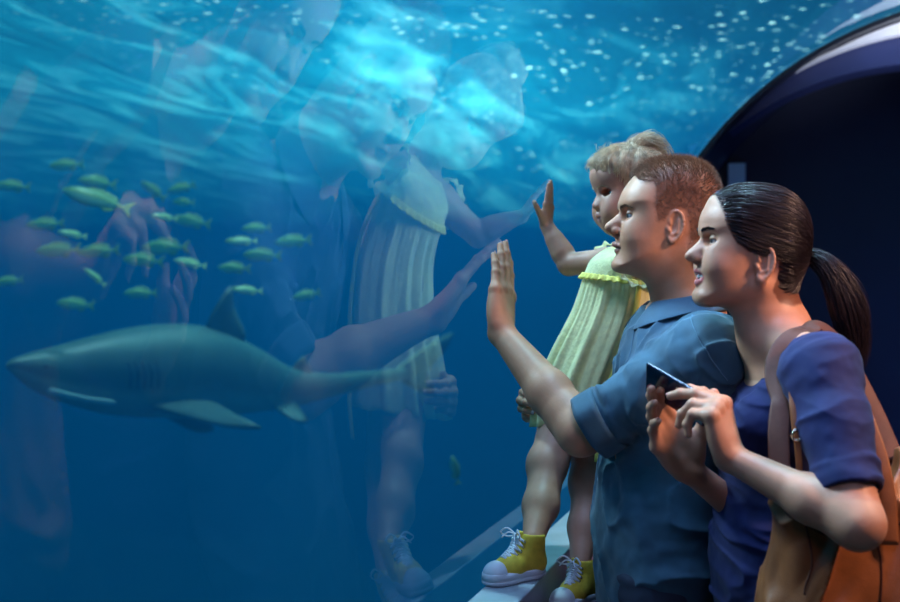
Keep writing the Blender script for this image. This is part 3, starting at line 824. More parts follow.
# torso and legs (under the clothes)
def legs(hipL, hipR, anL, anR, kneefw, r=(.085, .055, .04)):
    out = []
    for hp_, an in ((hipL, anL), (hipR, anR)):
        kn = (np.array(hp_) + an) / 2 + kneefw; out += chain([hp_, kn, an], list(r), .03)
        out.append(rc(np.array(an) + [0, 0, -.03], np.array(an) + [-.13, 0, -.045], .035, .028, .02))
    return out
zc = lambda p, z: np.array([p[0], p[1], z])
PVm = np.array([P(655, 600, 2.5)[0], 2.5, .95])
hipL = PVm + [0, -.09, -.03]; hipR = PVm + [0, .09, -.03]; anL = np.array([PVm[0] + .02, 2.40, .085]); anR = np.array([PVm[0] - .06, 2.60, .085])
torso = [ell(P(676, 385, 2.5), (.105, .165, .19), .05), ell(P(655, 490, 2.5), (.10, .145, .19), .05), ell(PVm, (.10, .15, .13), .05)]
Vc, Fc = mesh_sdf(torso + legs(hipL, hipR, anL, anR, np.array([-.03, 0, 0]), (.075, .05, .04)), .009, nb=10)
Vb, Fb = cat([(Vf, Ff), (Vc, Fc)])
tint = np.zeros((len(Vb), 3)); tint[:, 0] = lip_mask(mh, Vb, (612, 244), (616.5, 247.7), (614.6, 250.8), .026) * .7
hairpoly = [(624, 168), (634, 176), (642, 182), (653, 182), (655.5, 190), (653, 204), (656.5, 221), (663, 220), (670, 209), (684, 208), (689, 228), (686, 246), (692, 268), (715, 275), (740, 240), (740, 170), (700, 135), (630, 145)]
q = (Vb - mh.o) @ mh.R; pxh = mh.org[0] - q[:, 0] / mh.sc; pyh = mh.org[1] - q[:, 2] / mh.sc
sc_ = inpoly(pxh, pyh, hairpoly) & (np.abs(q[:, 1]) < .081)
# eyebrows
hsoft = hair_tint(mh, Vb, hairpoly); tint[:, 1] = np.maximum(hsoft * .6 * (np.abs(q[:, 1]) < .081), lash_mask(mh, Vb, eyem, .0118, .032) * .7)
fastmesh('body', Vb, Fb, m_skin_m, man, tint)
eyes(mh, eyem, man, m_eyew, m_iris, eye_y=.032)
add_nails(nailsL + nailsR, man)
m_hair_m = principled('ginger_hair', (.21, .11, .062), .45, spec=.5, vary=(60, .35))
root, nn = scalp_hair(mh, Vf, Ff, hairpoly, 15000, None, None)
ql = (root - mh.o) @ mh.R
topness = np.clip((ql[:, 2] - .0) / .11, 0, 1)
L = (.005 + .009 * topness ** 1.5) * (.75 + .5 * np.random.rand(len(root)))
flow = mh.R @ np.array([-.5, 0, -.55]); fl_top = mh.R @ np.array([.55, 0, .25])
fd = flow * (1 - topness[:, None]) + fl_top * topness[:, None]
d = nn * .62 + fd * .75 + np.random.randn(len(root), 3) * .16; d /= np.linalg.norm(d, axis=1)[:, None]
ts = np.linspace(0, 1, 4)
path = root[:, None] - nn[:, None] * .001 + d[:, None] * (L[:, None] * ts)[..., None]
strands(path, .00055, man, 'hair', m_hair_m)
def brow_strands(h, pts, n, ln, parent, mat, eye_yy, seed, r=.0005, wd=.0035):
    rs = np.random.RandomState(seed); c = np.array(catmull(pts, 6))
    for sg in (-1, 1):
        t = rs.rand(n) * (len(c) - 1.001); i = t.astype(int); f = (t - i)[:, None]; p = c[i] * (1 - f) + c[i + 1] * f
        p = p * [1, sg, 1]; p[:, 2] += rs.randn(n) * wd * .5 * (1.1 - t / len(c)); dd = (c[i + 1] - c[i]) * [1, sg, 1]; dd /= np.linalg.norm(dd, axis=1)[:, None]
        dd = dd + [0.15, 0, .25] + rs.randn(n, 3) * .15
        pp = p[:, None] + dd[:, None] * (ln * np.linspace(0, 1, 3))[None, :, None]
        strands(h.o + pp @ h.R.T, r, parent, 'eyebrow', mat)
def surf_x(prims, h, y, z, x0=.12):
    """front-most surface point of the face at local (y,z)"""
    xs = np.linspace(x0, -.02, 280); pts = np.array([h.w([x, y, z]) for x in xs])[None]
    f = seval(prims, pts)[0]; k = np.argmax(f < 0); return xs[k]
def brows(h, prims, zs, ys, **kw):
    pts = [[surf_x(prims, h, y, z) + .0008, y, z] for y, z in zip(ys, zs)]
    return brow_strands(h, pts, **kw)
nz = mh.loc(621, 212)[2]
brows(mh, hp, [nz + .006, nz + .0085, nz + .010, nz + .006], [.012, .024, .038, .050], n=420, ln=.006, parent=man, mat=m_hair_m, eye_yy=0, seed=2)

# shirt
def A_(x, z): return frame(x, z)
axL = nrm(EL - SL); Ra = np.stack([axL, nrm(np.cross([0, 0, 1.], axL)), nrm(np.cross(axL, np.cross([0, 0, 1.], axL)))], 1)
CU = SL + (EL - SL) * .90
sh = [ell(P(676, 380, 2.5), (.122, .185, .17), .06), ell(P(661, 480, 2.5), (.110, .165, .22), .06), ell(PVm + [.012, 0, .03], (.132, .190, .22), .05),
      rc(P(657, 480, 2.5), zc(PVm + [.01, 0, 0], .78), .095, .130, .05),
      rc(P(694, 334, 2.5), SL + [.008, .01, -.008], .045, .058, .04), rc(P(690, 336, 2.5), SR + [0, -.01, 0], .045, .058, .04),
      ell(SL + [.012, .0, -.004], (.070, .062, .07), .04), ell(SR, (.068, .062, .068), .04)]
sh += [rc(SL, SL + (CU - SL) * .5, .070, .063, .035), rc(SL + (CU - SL) * .5, CU, .063, .058, .02)]
CR = SR + (ER - SR) * .85; sh += chain([SR, CR], [.068, .058], .035)
sh.append(rc(P(650, 270, 2.5), P(688, 318, 2.5), .05, .062, .012, 's'))
cutp = CU + axL * .004
def plane(c, n, k=.002):
    c = np.array(c, float); n = nrm(n)
    return Prim(lambda p: np.maximum(-((p - c) @ n), np.sqrt(((p - c) ** 2).sum(-1)) - .10), c, .11, k, 's')
sh.append(plane(cutp, axL)); sh.append(rc(CU - axL * .02, CU + axL * .05, .049, .049, .002, 's'))
sh.append(Prim(lambda p: p[..., 2] - .80, (PVm[0], PVm[1], .72), .3, .003, 's'))
Rt = frame((-.75, 0, .65), (0, -1, 0))
def dsh(p):
    t = (p - SL) @ axL; arm_ = np.clip(1 - np.abs(np.linalg.norm(p - (SL + np.clip(t, 0, .29)[..., None] * axL), axis=-1) - .06) / .03, 0, 1) * (t > -.02)
    a = folds(p, Ra, (19, 8, 8), .010) * np.clip(arm_, 0, 1)
    b = folds(p, Rt, (6, 9, 17), .009) * (1 - np.clip(arm_, 0, 1))
    return -(a + b) * 1.0 - .0012 * fbm(p * 60, 1)
Vs, Fs = mesh_sdf(sh, .0032 * HQ, dsh); shirt = fastmesh('shirt', Vs, Fs, m_denim, man)
def seam(pts, prims, parent, mat, off=.0006, r=.0012, name='stitching', disp=None):
    c = np.array(catmull(pts, 8))
    for _ in range(10):
        q = np.concatenate([c + d * .002 for d in np.eye(3)] + [c])[None]; f = seval(prims, q, disp)[0].reshape(4, -1)
        g = (f[:3] - f[3]).T; g /= np.linalg.norm(g, axis=1, keepdims=True) + 1e-9; c = c + g * np.clip(off - f[3], -.02, .02)[:, None]
    MB().tube(list(c), r, 6).build(name, mat, parent)
m_stitch = principled('denim_seam', (.10, .20, .27), .8)
bx_ = nrm(np.cross(axL, [0, 1., 0])); by_ = nrm(np.cross(axL, bx_))
seam([SL - axL * .015 + (bx_ * math.cos(a) + by_ * math.sin(a)) * .07 for a in np.linspace(-2.2, 2.2, 12) + (0 if (bx_[2] > 0) else PI)], sh, shirt, m_stitch, disp=dsh)
seam([P(700, 306, 2.42), P(722, 316, 2.36), P(740, 332, 2.32), P(750, 352, 2.31)], sh, shirt, m_stitch, disp=dsh)
seam([P(642, 316, 2.45), P(632, 350, 2.43), P(622, 390, 2.40)], sh, shirt, m_stitch, disp=dsh)
# rolled cuff
def ringband(name, c, ax, r0, r1, w, mat, parent, wob=.002, flat=1., upv=(0, 0, 1), n=48, seed=0):
    ax = nrm(ax); u = nrm(np.cross(ax, upv)); v = np.cross(u, ax); V = []; F = []
    prof = [(-w, r0), (-w, r1 * .985), (-w * .6, r1), (w * .6, r1 * 1.01), (w, r1 * .985), (w, r0), (0, r0)]
    m = len(prof)
    for i in range(n):
        a = 2 * PI * i / n; wb_ = 1 + wob / r1 * math.sin(3 * a + seed) + wob / r1 * .6 * math.sin(7 * a + 1 + seed)
        for t, r in prof: V.append(c + ax * (t + .002 * math.sin(2 * a)) + (u * math.cos(a) + v * math.sin(a) * flat) * r * wb_)
    for i in range(n):
        for j in range(m): F.append([i * m + j, i * m + (j + 1) % m, ((i + 1) % n) * m + (j + 1) % m, ((i + 1) % n) * m + j])
    return mk(name, V, F, mat, parent)
cf = ringband('cuff', CU - axL * .014, axL, .047, .0660, .023, m_denim, shirt, .003)
cf['label'] = 'rolled-up denim cuff'
# collar
def collar(parent, mat):
    V = []; F = []; n = 44
    for i in range(n):
        t = i / (n - 1); th = math.radians(28 + t * 304)    # 0 = straight ahead (-x)
        fr = abs(t - .5) * 2; cx, cy = -math.cos(th), math.sin(th)
        c = P(687, 306, 2.5)
        rr_ = lambda a: np.array([cx * (.066 + a), cy * (.068 + a), 0])
        drop = .036 + .026 * max(0, fr - .62) / .38; out = .014 + .013 * fr ** 2
        tilt = np.array([0, 0, .030 * (-cx * -1) * .5])
        fwd = np.array([-.012 * fr ** 4, 0, 0])
        for rad, dz in ((.0, -.018), (-.003, .012), (.002, .024), (.008, .020), (out, .020 - drop * .5), (out + .007, .018 - drop)):
            V.append(c + rr_(rad) + [0, 0, dz] + tilt + fwd)
    m = 6
    for i in range(n - 1):
        for j in range(m - 1): F.append([i * m + j, (i + 1) * m + j, (i + 1) * m + j + 1, i * m + j + 1])
    V = np.array(V).reshape(n, m, 3)
    for _ in range(3):
        g = seval(sh, V[:, 3:].reshape(1, -1, 3))[0].reshape(n, -1); cc = P(687, 306, 2.5); dv = V[:, 3:] - cc; dv[..., 2] = .03; dv /= np.linalg.norm(dv, axis=2, keepdims=True)
        V[:, 3:] += dv * np.clip(.006 - g, 0, .02)[..., None]
    V = V.reshape(-1, 3)
    o = mk('collar', V, F, mat, parent); s_ = o.modifiers.new('s', 'SOLIDIFY'); s_.thickness = .0028; s_.offset = 0
    ss = o.modifiers.new('sub', 'SUBSURF'); ss.levels = 1; ss.render_levels = 1
collar(shirt, m_denim)
def pants(hipL, hipR, anL, anR, kf, PV, wst, name, mat, parent, r=(.088, .072, .062)):
    pr = [ell(PV, (.104, .150, .12), .05)]
    for a, b in ((hipL, anL), (hipR, anR)):
        kn = (a + b) / 2 + kf; pr += chain([a, kn, b + np.array([0, 0, .03])], list(r), .03)
    pr.append(Prim(lambda p: wst - p[..., 2] * 1.0, PV + [0, 0, .2], .3, .004, 's') if False else ell(PV, (.104, .150, .12), .01))
    V, F = mesh_sdf(pr, .008, lambda p: -folds(p, np.eye(3), (4, 4, 16), .007), nb=10)
    return fastmesh(name, V, F, mat, parent)
pants(hipL, hipR, anL, anR, np.array([-.03, 0, 0]), PVm, 1.0, 'jeans', m_jeans, man)
m_shoe = principled('dark_leather', (.03, .022, .02), .4)
def shoe_simple(an, parent, mat, L=.15, z0=0.0):
    a = np.array([an[0], an[1], 0])
    pr = [rc(a + [.03, 0, .055], a + [-L, 0, .045], .042, .036, .02), rc(a + [0, 0, .12], a + [0, 0, .06], .048, .045, .03),
          rbox(a + [-L / 2 + .015, 0, .013 + z0], (L / 2 + .065, .045, .013), .01, k=.008)]
    pr.append(Prim(lambda p: p[..., 2] - (z0 + .001) * 0 - z0, a + [0, 0, -.1], .25, .002, 's'))
    V, F = mesh_sdf(pr, .004, nb=10); fastmesh('shoe', V, F, mat, parent)
for an in (anL, anR): shoe_simple(an, man, m_shoe)
# ================================================================ GIRL
girl = empty('person', (P(575, 580, 2.62)[0], 2.62, ZL))
tag(girl, 'toddler girl in a pale yellow dress and yellow high-top sneakers standing on the ledge', 'person', 'family at the glass')
m_skin_g = skin_mat('child_skin', (.52, .24, .15), (.52, .20, .17))
m_hair_g = principled('blonde_hair', (.62, .43, .26), .38, spec=.5, vary=(45, .35))
gh = Head(2.75, (628, 190),
          [(590.5, 172), (590, 178), (591.5, 184), (593.5, 188), (596, 193), (596.5, 199), (596, 206), (596.3, 212), (597, 217), (598.2, 221), (600, 226), (604, 232), (611, 236), (621, 239), (627, 244), (625, 255), (622, 268), (640, 282), (658, 272), (656, 248), (664, 228), (672, 207), (673, 186), (665, 166), (648, 153), (625, 149), (605, 155), (595, 163)],
          yaw=.22, width=.072)
def wgirl(x, z):
    t = np.clip((z + .10) / .08, 0, 1); t = t * t * (3 - 2 * t)
    return .042 + .031 * t
eyeg = (603.5, 194)
fp = [gh.skull(wgirl, .058)]
fp += face(gh, (596, 194), (591.0, 205.6), (594.5, 211), (594.6, 215), (597.2, 217.6), (597.6, 220.4), eyeg, nw=.0125, lipw=.017, eye_r=.0112, eye_y=.027, brow=.0045, child=True)
for sg in (-1, 1):
    fp += ear(gh, 637, 203, .070, sg, .82, .1)
    fp.append(gh.e([gh.loc(609, 214)[0], sg * .032, gh.loc(609, 214)[2]], np.array([.022, .018, .020]), .022))
gSR = P(606, 262, 2.82); gSL = P(634, 266, 2.68); gE = P(569, 264, 2.90)
gT, gn = G(549, 183)
gW0 = P(547, 224, gT[1] + .0); gF = nrm(gT + gn * .006 - gW0); GS = .52
gW = gT + gn * .0055 - gF * .188 * GS
al = math.radians(30)
hg, _, nlg = hand(gW, gF, (-math.cos(al), math.sin(al), .25), 'R', GS, [(.0, .05, .05), (0, .03, .05), (0, .05, .05), (.02, .1, .1)], thumb=(.75, .2, .1), fat=1.2)
gE2 = P(660, 270, 2.80); gW2 = P(695, 285, 2.69)
hg2, _, nlg2 = hand(gW2, (1, -.4, -.5), (0, -1, -.2), 'L', GS, fat=1.2)
armg = [rc(P(622, 262, 2.75), gSR, .04, .031, .02), rc(gSR, gE, .031, .0255, .015), rc(gE, gW, .0265, .0165, .010), rc(gE * .7 + gW * .3, gE * .4 + gW * .6, .0265, .021, .01)]
armg += [rc(gSL, gE2, .031, .025, .02), rc(gE2, gW2, .025, .016, .01), rc(P(640, 245, 2.75), P(625, 285, 2.75), .034, .055, .03)]
hA = P(566, 412, 2.78); kA = P(548, 464, 2.70); aA = P(533, 551, 2.545)
hB = P(592, 412, 2.82); kB = P(588, 482, 2.75); aB = P(580, 574, 2.64)
lg = [rc(hA, kA, .056, .040, .02), rc(kA, kA * .5 + aA * .5, .0385, .036, .02), rc(kA * .5 + aA * .5, aA + [0, 0, .024], .036, .0225, .02),
      rc(hB, kB, .054, .036, .02), rc(kB, kB * .5 + aB * .5, .034, .033, .02), rc(kB * .5 + aB * .5, aB + [0, 0, .024], .033, .0215, .02),
      ell(kA + [-.006, -.008, 0], (.032, .032, .036), .03), ell(kB + [-.006, -.008, 0], (.029, .029, .034), .03)]
trg = [rc(P(622, 280, 2.75), P(600, 340, 2.77), .070, .068, .04), rc(P(600, 340, 2.77), P(580, 400, 2.80), .068, .078, .04)]
Vg1, Fg1 = mesh_sdf(fp + armg + hg + hg2, .0019 * HQ); Vg1 = lap(Vg1, Fg1, 1, .35)
Vg2, Fg2 = mesh_sdf(trg + lg, .0045, nb=10)
Vg, Fg = cat([(Vg1, Fg1), (Vg2, Fg2)])
tint = np.zeros((len(Vg), 3)); tint[:, 0] = lip_mask(gh, Vg, (594.6, 215), (597.2, 217.6), (597.6, 220.4), .017) * .75
ghp = [(586, 160), (592, 172), (600, 174), (609, 178), (616, 188), (622, 198), (630, 198), (637, 192), (645, 198), (646, 215), (652, 232), (690, 240), (690, 140), (620, 135)]
tint[:, 1] = np.maximum(hair_tint(gh, Vg, ghp, 3) * .25 * (np.linalg.norm(Vg - gh.o, axis=1) < .16), lash_mask(gh, Vg, eyeg, .0112, .027) * .25)
fastmesh('body', Vg, Fg, m_skin_g, girl, tint)
eyes(gh, eyeg, girl, m_eyew, m_iris, eye_r=.0112, eye_y=.027)
add_nails(nlg, girl)
def flow_hair(h, V, F, poly, n, tie, cen, parent, name, mat, seed, r0, steps=12, tmax=(.6, 1), lift=.004, wave=.0, sk=None, jit=.004):
    res = scalp_hair(h, V, F, poly, n, None, None, seed)
    root, nn = res; rs = np.random.RandomState(seed); n = len(root)
    d0 = root - cen; r_0 = np.linalg.norm(d0, axis=1); d0 /= r_0[:, None]
    dT = tie - cen; rT = np.linalg.norm(dT); dT = dT / rT
    ang = np.arccos(np.clip(d0 @ dT, -1, 1)); tm = rs.uniform(tmax[0], tmax[1], n)
    t = np.linspace(0, 1, steps)[None] * tm[:, None]; lf = rs.uniform(.3, 1, n) * lift
    sn = np.sin(ang)[:, None] + 1e-6
    D_ = (np.sin((1 - t) * ang[:, None]) / sn)[..., None] * d0[:, None] + (np.sin(t * ang[:, None]) / sn)[..., None] * dT
    wv = np.cross(D_, dT); wv /= np.linalg.norm(wv, axis=2, keepdims=True) + 1e-9
    ph = vnoise(root * 30) * 6
    D_ = D_ + wv * (wave * np.sin(t * 9 + ph[:, None]) * np.sin(t * PI))[..., None] + rs.randn(n, 1, 3) * .012
    D_ /= np.linalg.norm(D_, axis=2, keepdims=True)
    R_ = r_0[:, None] * (1 - t) + rT * t
    pth = cen + D_ * R_[..., None]
    for _ in range(4):
        f = seval(sk, pth); R_ = R_ - (f - 0) * .9; pth = cen + D_ * R_[..., None]
    R_ = R_ + lf[:, None] * np.clip(t * 8, 0.05, 1) + jit * np.sin(t * 7 + ph[:, None]) * np.clip(t * 4, 0, 1) * .5
    pth = cen + D_ * R_[..., None]
    return strands(pth, r0, parent, name, mat), root, pth
gtie = gh.pw(652, 152, .0) ; gcen = gh.pw(632, 190)
flow_hair(gh, Vg1, Fg1, ghp, 6500, gtie, gcen, girl, 'hair', m_hair_g, 4, .00075, tmax=(.3, 1.0), lift=.014, wave=.16, sk=[gh.skull(wgirl, .058)], jit=.004)
# fringe wisps, side locks and the gathered tuft on the crown
rs = np.random.RandomState(9)
def locks(name, specs, parent, mat, r0):
    allp = []
    for pts, n, rad, curl in specs:
        c = np.array(catmull(pts, 5)); m = len(c)
        for k in range(n):
            o = rs.randn(3); o /= np.linalg.norm(o); o *= rad * rs.rand() ** .5; a = rs.uniform(.4, 1.); ph = rs.rand() * 6
            t = np.linspace(0, 1, 12) * a * (m - 1.001); i = t.astype(int); f = (t - i)[:, None]; p = c[i] * (1 - f) + c[i + 1] * f
            tt = np.linspace(0, 1, 12)
            p = p + o[None] * (.45 + .9 * np.sin(tt * PI * .8))[:, None] + (curl * np.sin(tt * 8 + ph))[:, None] * np.array([.6, .4, .5])
            allp.append(p)
    return strands(np.array(allp), r0, parent, name, mat)
w_ = lambda px, py, y: gh.pw(px, py, y)
sp = []
for y in (-.045, -.03, -.015, 0, .015, .03, .045):
    sp.append(([w_(620, 151, y * .7), w_(605, 155, y), w_(594, 162, y), w_(588 + abs(y) * 120, 169 + 60 * abs(y), y * 1.1)], 55, .010, .004))
for sg in (-1, 1):
    sp.append(([w_(622, 150, sg * .04), w_(612, 160, sg * .066), w_(611, 174, sg * .074), w_(614, 186, sg * .075)], 160, .009, .002))
    sp.append(([w_(632, 150, sg * .04), w_(624, 164, sg * .075), w_(622, 184, sg * .080), w_(626, 202, sg * .078)], 160, .009, .002))
    sp.append(([w_(642, 152, sg * .04), w_(640, 170, sg * .078), w_(640, 192, sg * .082), w_(644, 212, sg * .076)], 140, .010, .002))
for yy in (-.02, 0, .02): sp.append(([w_(630, 151, yy), w_(638, 143, yy * 1.3), w_(649, 141, yy * 1.5), w_(659, 148, yy * 1.6), w_(666, 163, yy * 1.8), w_(670, 182, yy * 2)], 190, .016, .006))
for k in range(60):
    px_, yy = rs.uniform(600, 650), rs.uniform(-.03, .03); sp.append(([w_(px_, 153, yy), w_(px_ - 6, 145 + rs.rand() * 4, yy), w_(px_ + rs.uniform(-12, 14), 141 + rs.rand() * 8, yy + rs.randn() * .015)], 2, .003, .004))
sp.append(([w_(589, 166, .01), w_(584, 168, .012), w_(581, 172, .013)], 14, .004, .001))
locks('fringe', sp, girl, m_hair_g, .0007)
nz = gh.loc(596, 194)[2]
brows(gh, fp, [nz + .010, nz + .013, nz + .015, nz + .012], [.010, .020, .030, .040], n=90, ln=.0045, parent=girl, mat=m_hair_g, eye_yy=0, seed=3, r=.00035)

# dress
def cotton():
    return principled('yellow_cotton', (.80, .76, .34), .8, bump=('noise', 160, .5, .003), vary=(70, .10), sheen=.3)
m_dress = cotton(); m_trim = principled('yellow_trim', (.85, .72, .14), .8, bump=('noise', 200, .4, .002))
lv = [(P(626, 247, 2.75), .038, .044), (P(623, 252, 2.75), .050, .070), (P(620, 260, 2.75), .064, .094), (P(618, 272, 2.75), .072, .096), (P(616, 288, 2.75), .077, .092),
      (P(611, 310, 2.755), .082, .098), (P(603, 332, 2.76), .088, .108), (P(593, 356, 2.77), .092, .118), (P(583, 382, 2.78), .094, .126), (P(577, 408, 2.79), .094, .130), (P(574, 432, 2.80), .092, .132)]
lc = catmull([np.concatenate([c, [a, b_]]) for c, a, b_ in lv], 5)
n = 150; V = []
for i, L_ in enumerate(lc):
    t = i / (len(lc) - 1)
    for j in range(n):
        a = 2 * PI * j / n; am = .013 * max(0, t - .28) ** .8
        pl = am * (math.cos(13 * a + 1.3 * math.sin(2 * a) + t) * .75 + .5 * math.cos(21 * a + 2 * math.sin(a)))
        pl += .0012 * math.cos(46 * a) * (1 if .3 < t < .62 else 0)
        sag = -.018 * math.cos(a - .6) * max(0, t - .8) * 5
        V.append(L_[:3] + np.array([(L_[3] + pl) * math.cos(a), (L_[4] + pl) * math.sin(a), sag + .002 * math.sin(9 * a) * t]))
F = [[i * n + j, i * n + (j + 1) % n, (i + 1) * n + (j + 1) % n, (i + 1) * n + j] for i in range(len(lc) - 1) for j in range(n)]
dress = mk('dress', V, F, m_dress, girl); so_ = dress.modifiers.new('s', 'SOLIDIFY'); so_.thickness = .002; so_.offset = 1
def ruffle(pts, up, w, amp, freq, parent, mat, name='ruffle'):
    c = np.array(catmull(pts, 14)); V = []; F = []; m = 5
    s_ = np.concatenate([[0], np.cumsum(np.linalg.norm(np.diff(c, axis=0), axis=1))])
    for i, p in enumerate(c):
        T = nrm(c[min(i + 1, len(c) - 1)] - c[max(0, i - 1)]); U = nrm(np.array(up(p), float)); S = nrm(np.cross(T, U)); U = nrm(U - T * (U @ T))
        for k in range(m):
            a = (k / (m - 1)); V.append(p + U * w * a + S * amp * a * math.sin(s_[i] * freq) + U * .001 * math.sin(s_[i] * freq * 1.7))
    for i in range(len(c) - 1):
        for k in range(m - 1): F.append([i * m + k, i * m + k + 1, (i + 1) * m + k + 1, (i + 1) * m + k])
    o = mk(name, V, F, mat, parent); q_ = o.modifiers.new('s', 'SOLIDIFY'); q_.thickness = .0015; return o
gc = P(618, 272, 2.75)
outw = lambda p: (p - gc) + np.array([0, 0, .03])
yk = []
for k in range(25):
    a = 2 * PI * k / 24; yk.append(P(618, 276, 2.75) + np.array([.079 * math.cos(a), .100 * math.sin(a), -.004 + .012 * math.cos(a) * -1]))
ruffle(yk, lambda p: (p - gc) * [1, 1, 0] + np.array([0, 0, -.14]), .014, .003, 330, dress, m_trim)
for c0, dx in ((gSR + [.008, .012, 0], 1), (gSL + [0, -.012, 0], -1)):
    pts = []
    for k in range(17):
        a = 2 * PI * k / 16; pts.append(c0 + np.array([.010 + .039 * math.cos(a), 0.016 * dx - dx * .012 * math.sin(a), .040 * math.sin(a)]))
    ruffle(pts, lambda p, c0=c0, dx=dx: (p - c0) * .4 + np.array([-.03, .06 * dx, 0.0]), .018, .004, 300, dress, m_dress)
# ochre ribbon hanging down the side of the dress and the bow end at the hem
rb = MB(); rb.tube(catmull([P(640, 282, 2.668), P(634, 318, 2.655), P(622, 352, 2.650), P(611, 380, 2.648), P(604, 402, 2.65), P(599, 440, 2.655), P(597, 462, 2.66)], 6), [.006] * 37, 8, flat=.3, up=(0, -1, 0)).build('ribbon', m_trim, dress)

# sneakers
m_canvas = principled('yellow_canvas', (.82, .56, .05), .75, bump=('weave', 900, .2, .0004), vary=(60, .12))
m_rub = principled('white_rubber', (.70, .70, .76), .45); m_lace = principled('white_lace', (.82, .84, .88), .8)
m_eyelet = principled('eyelet', (.75, .75, .78), .25, metal=1.)
def sneaker(name, heel, dirv, Ls, zsole, ankle, parent):
    X = nrm([dirv[0], dirv[1], 0]); Z = np.array([0, 0, 1.]); Y = np.cross(Z, X); R = np.stack([X, Y, Z], 1); o = np.array([heel[0], heel[1], zsole]); k = Ls / .155
    w = lambda a, b, c: o + R @ (np.array([a, b, c]) * k)
    AK = np.array([ankle[0], ankle[1], zsole + .086 * k]); AK = AK - Y * ((AK - o) @ Y) * .3
    ao = (AK - o) @ X / k - .030
    up = [rc(w(.022, 0, .032), w(.085, 0, .030), .0255 * k, .0245 * k, .012 * k), rc(w(.085, 0, .030), w(.128, 0, .024), .0245 * k, .0235 * k, .012 * k),
          rc(w(.024, 0, .035), AK, .0265 * k, .0285 * k, .016 * k), rc(w(.045, 0, .060), w(.085, 0, .035), .022 * k, .020 * k, .02 * k),
          plane(w(0, 0, .012), -Z, .001) if False else Prim(lambda p: p[..., 2] - (zsole + .008 * k), w(.07, 0, -.03), .13 * k, .002, 's'),
          Prim(lambda p: -(p - AK - Z * .010 * k) @ nrm(Z - X * .12), AK + Z * .06 * k, .09 * k, .002, 's'),
          rc(AK - Z * .008, AK + Z * .04, .0245 * k, .0245 * k, .002, 's')]
    V, F = mesh_sdf(up, .0016, nb=12); V = lap(V, F, 1, .3); sh_ = fastmesh('sneaker', V, F, m_canvas, parent)
    # sole
    out = catmull([(.0, -.014), (.03, -.027), (.075, -.026), (.115, -.031), (.146, -.022), (.156, 0), (.146, .022), (.115, .031), (.075, .026), (.03, .027), (.0, .014), (-.006, 0)], 5, True)
    V = []; m = len(out)
    prof = [(0, .93, 0), (.002, 1, 0), (.0085, 1.015, 0), (.0095, .99, 0), (.0105, 1.015, 0), (.020, 1.0, 0), (.0225, .95, 0)]
    for zz, s_, _ in prof:
        for a, b in out: V.append(w(.075 + (a - .075) * s_, b * s_, zz + (.004 if a > .125 and zz > .015 else 0)))
    F = [[i * m + j, i * m + (j + 1) % m, (i + 1) * m + (j + 1) % m, (i + 1) * m + j] for i in range(len(prof) - 1) for j in range(m)] + [list(range(m - 1, -1, -1)), [(len(prof) - 1) * m + j for j in range(m)]]
    mk('sole', V, F, m_rub, sh_)
    tc = [ell(w(.124, 0, .022), np.array([.031, .0285, .0265]) * k, .004, R=R), Prim(lambda p: (p - w(.118, 0, .0)) @ X, w(.03, 0, .02), .09 * k, .002, 's'), Prim(lambda p: p[..., 2] - (zsole + .012 * k), w(.12, 0, -.03), .06 * k, .001, 's')]
    V, F = mesh_sdf(tc, .0017, nb=10); fastmesh('toe_cap', V, F, m_rub, sh_)
    # tongue and laces
    top = catmull([w(.100, 0, .052), w(.082, 0, .058), w(.066 + ao * .4, 0, .070), w(.058 + ao * .7, 0, .084), w(.056 + ao, 0, .102)], 4)
    MB().tube(top, [.010 * k] * len(top), 10, flat=.35, up=X * .6 + Z).build('tongue', m_canvas, sh_)
    pos = [(.104, .0495, .014), (.094, .055, .0155), (.083, .061, .017), (.074, .069, .0175), (.067, .078, .018), (.062, .088, .018)]
    pos = [(a + ao * max(0, (c - .05)) / .04 * .9, c, b) for a, c, b in pos]
    lm = MB(); bulge = X * .006 + Z * .006
    for i, (a, c, b) in enumerate(pos):
        for sg in (-1, 1):
            if i + 1 < len(pos):
                a2, c2, b2 = pos[i + 1]
                lm.tube(catmull([w(a, sg * b, c - .004), w((a + a2) / 2, 0, (c + c2) / 2) + bulge * k, w(a2, -sg * b2, c2 - .004)], 4), .0021 * k, 6)
        lm.tube(catmull([w(a, -b, c - .004), w(a, 0, c) + bulge * k, w(a, b, c - .004)], 4), .0021 * k, 6)
        for sg in (-1, 1):
            e_ = MB(); rr = [w(a - .001, sg * (b + .0015), c - .005) + (X * math.cos(t) + Z * math.sin(t)) * .0026 * k for t in np.linspace(0, 2 * PI, 10)]; e_.tube(rr, .0009 * k, 6).build('eyelet', m_eyelet, sh_)
    kn = w(.066 + ao * .95, 0, .095)
    for sg in (-1, 1):
        lm.tube(catmull([kn, kn + R @ np.array([.012, sg * .016, .014]) * k, kn + R @ np.array([.018, sg * .030, .004]) * k, kn + R @ np.array([.010, sg * .018, -.004]) * k, kn], 5), .0019 * k, 6)
        lm.tube(catmull([kn, kn + R @ np.array([.014, sg * .010, .006]) * k, kn + R @ np.array([.024, sg * .020, -.006]) * k], 5), .0017 * k, 6)
    lm.build('laces', m_lace, sh_)
    MB().tube([w(-.0035, 0, .022), w(-.004 + ao * .4, 0, .055), w(.0015 + ao, 0, .092)], .0045 * k, 8, flat=.5, up=X).build('heel_strip', m_rub, sh_)
    return sh_
hAe = P(541, 570, 2.575); tAe = P(482, 570, 2.475)
sneaker('sneaker', [hAe[0], hAe[1]], (tAe - hAe)[:2], .150, ZL + .001, aA, girl)
hBe = P(594, 570, 2.675); sneaker('sneaker', [hBe[0], hBe[1]], (-.62, -.78), .150, .816, aB, girl)
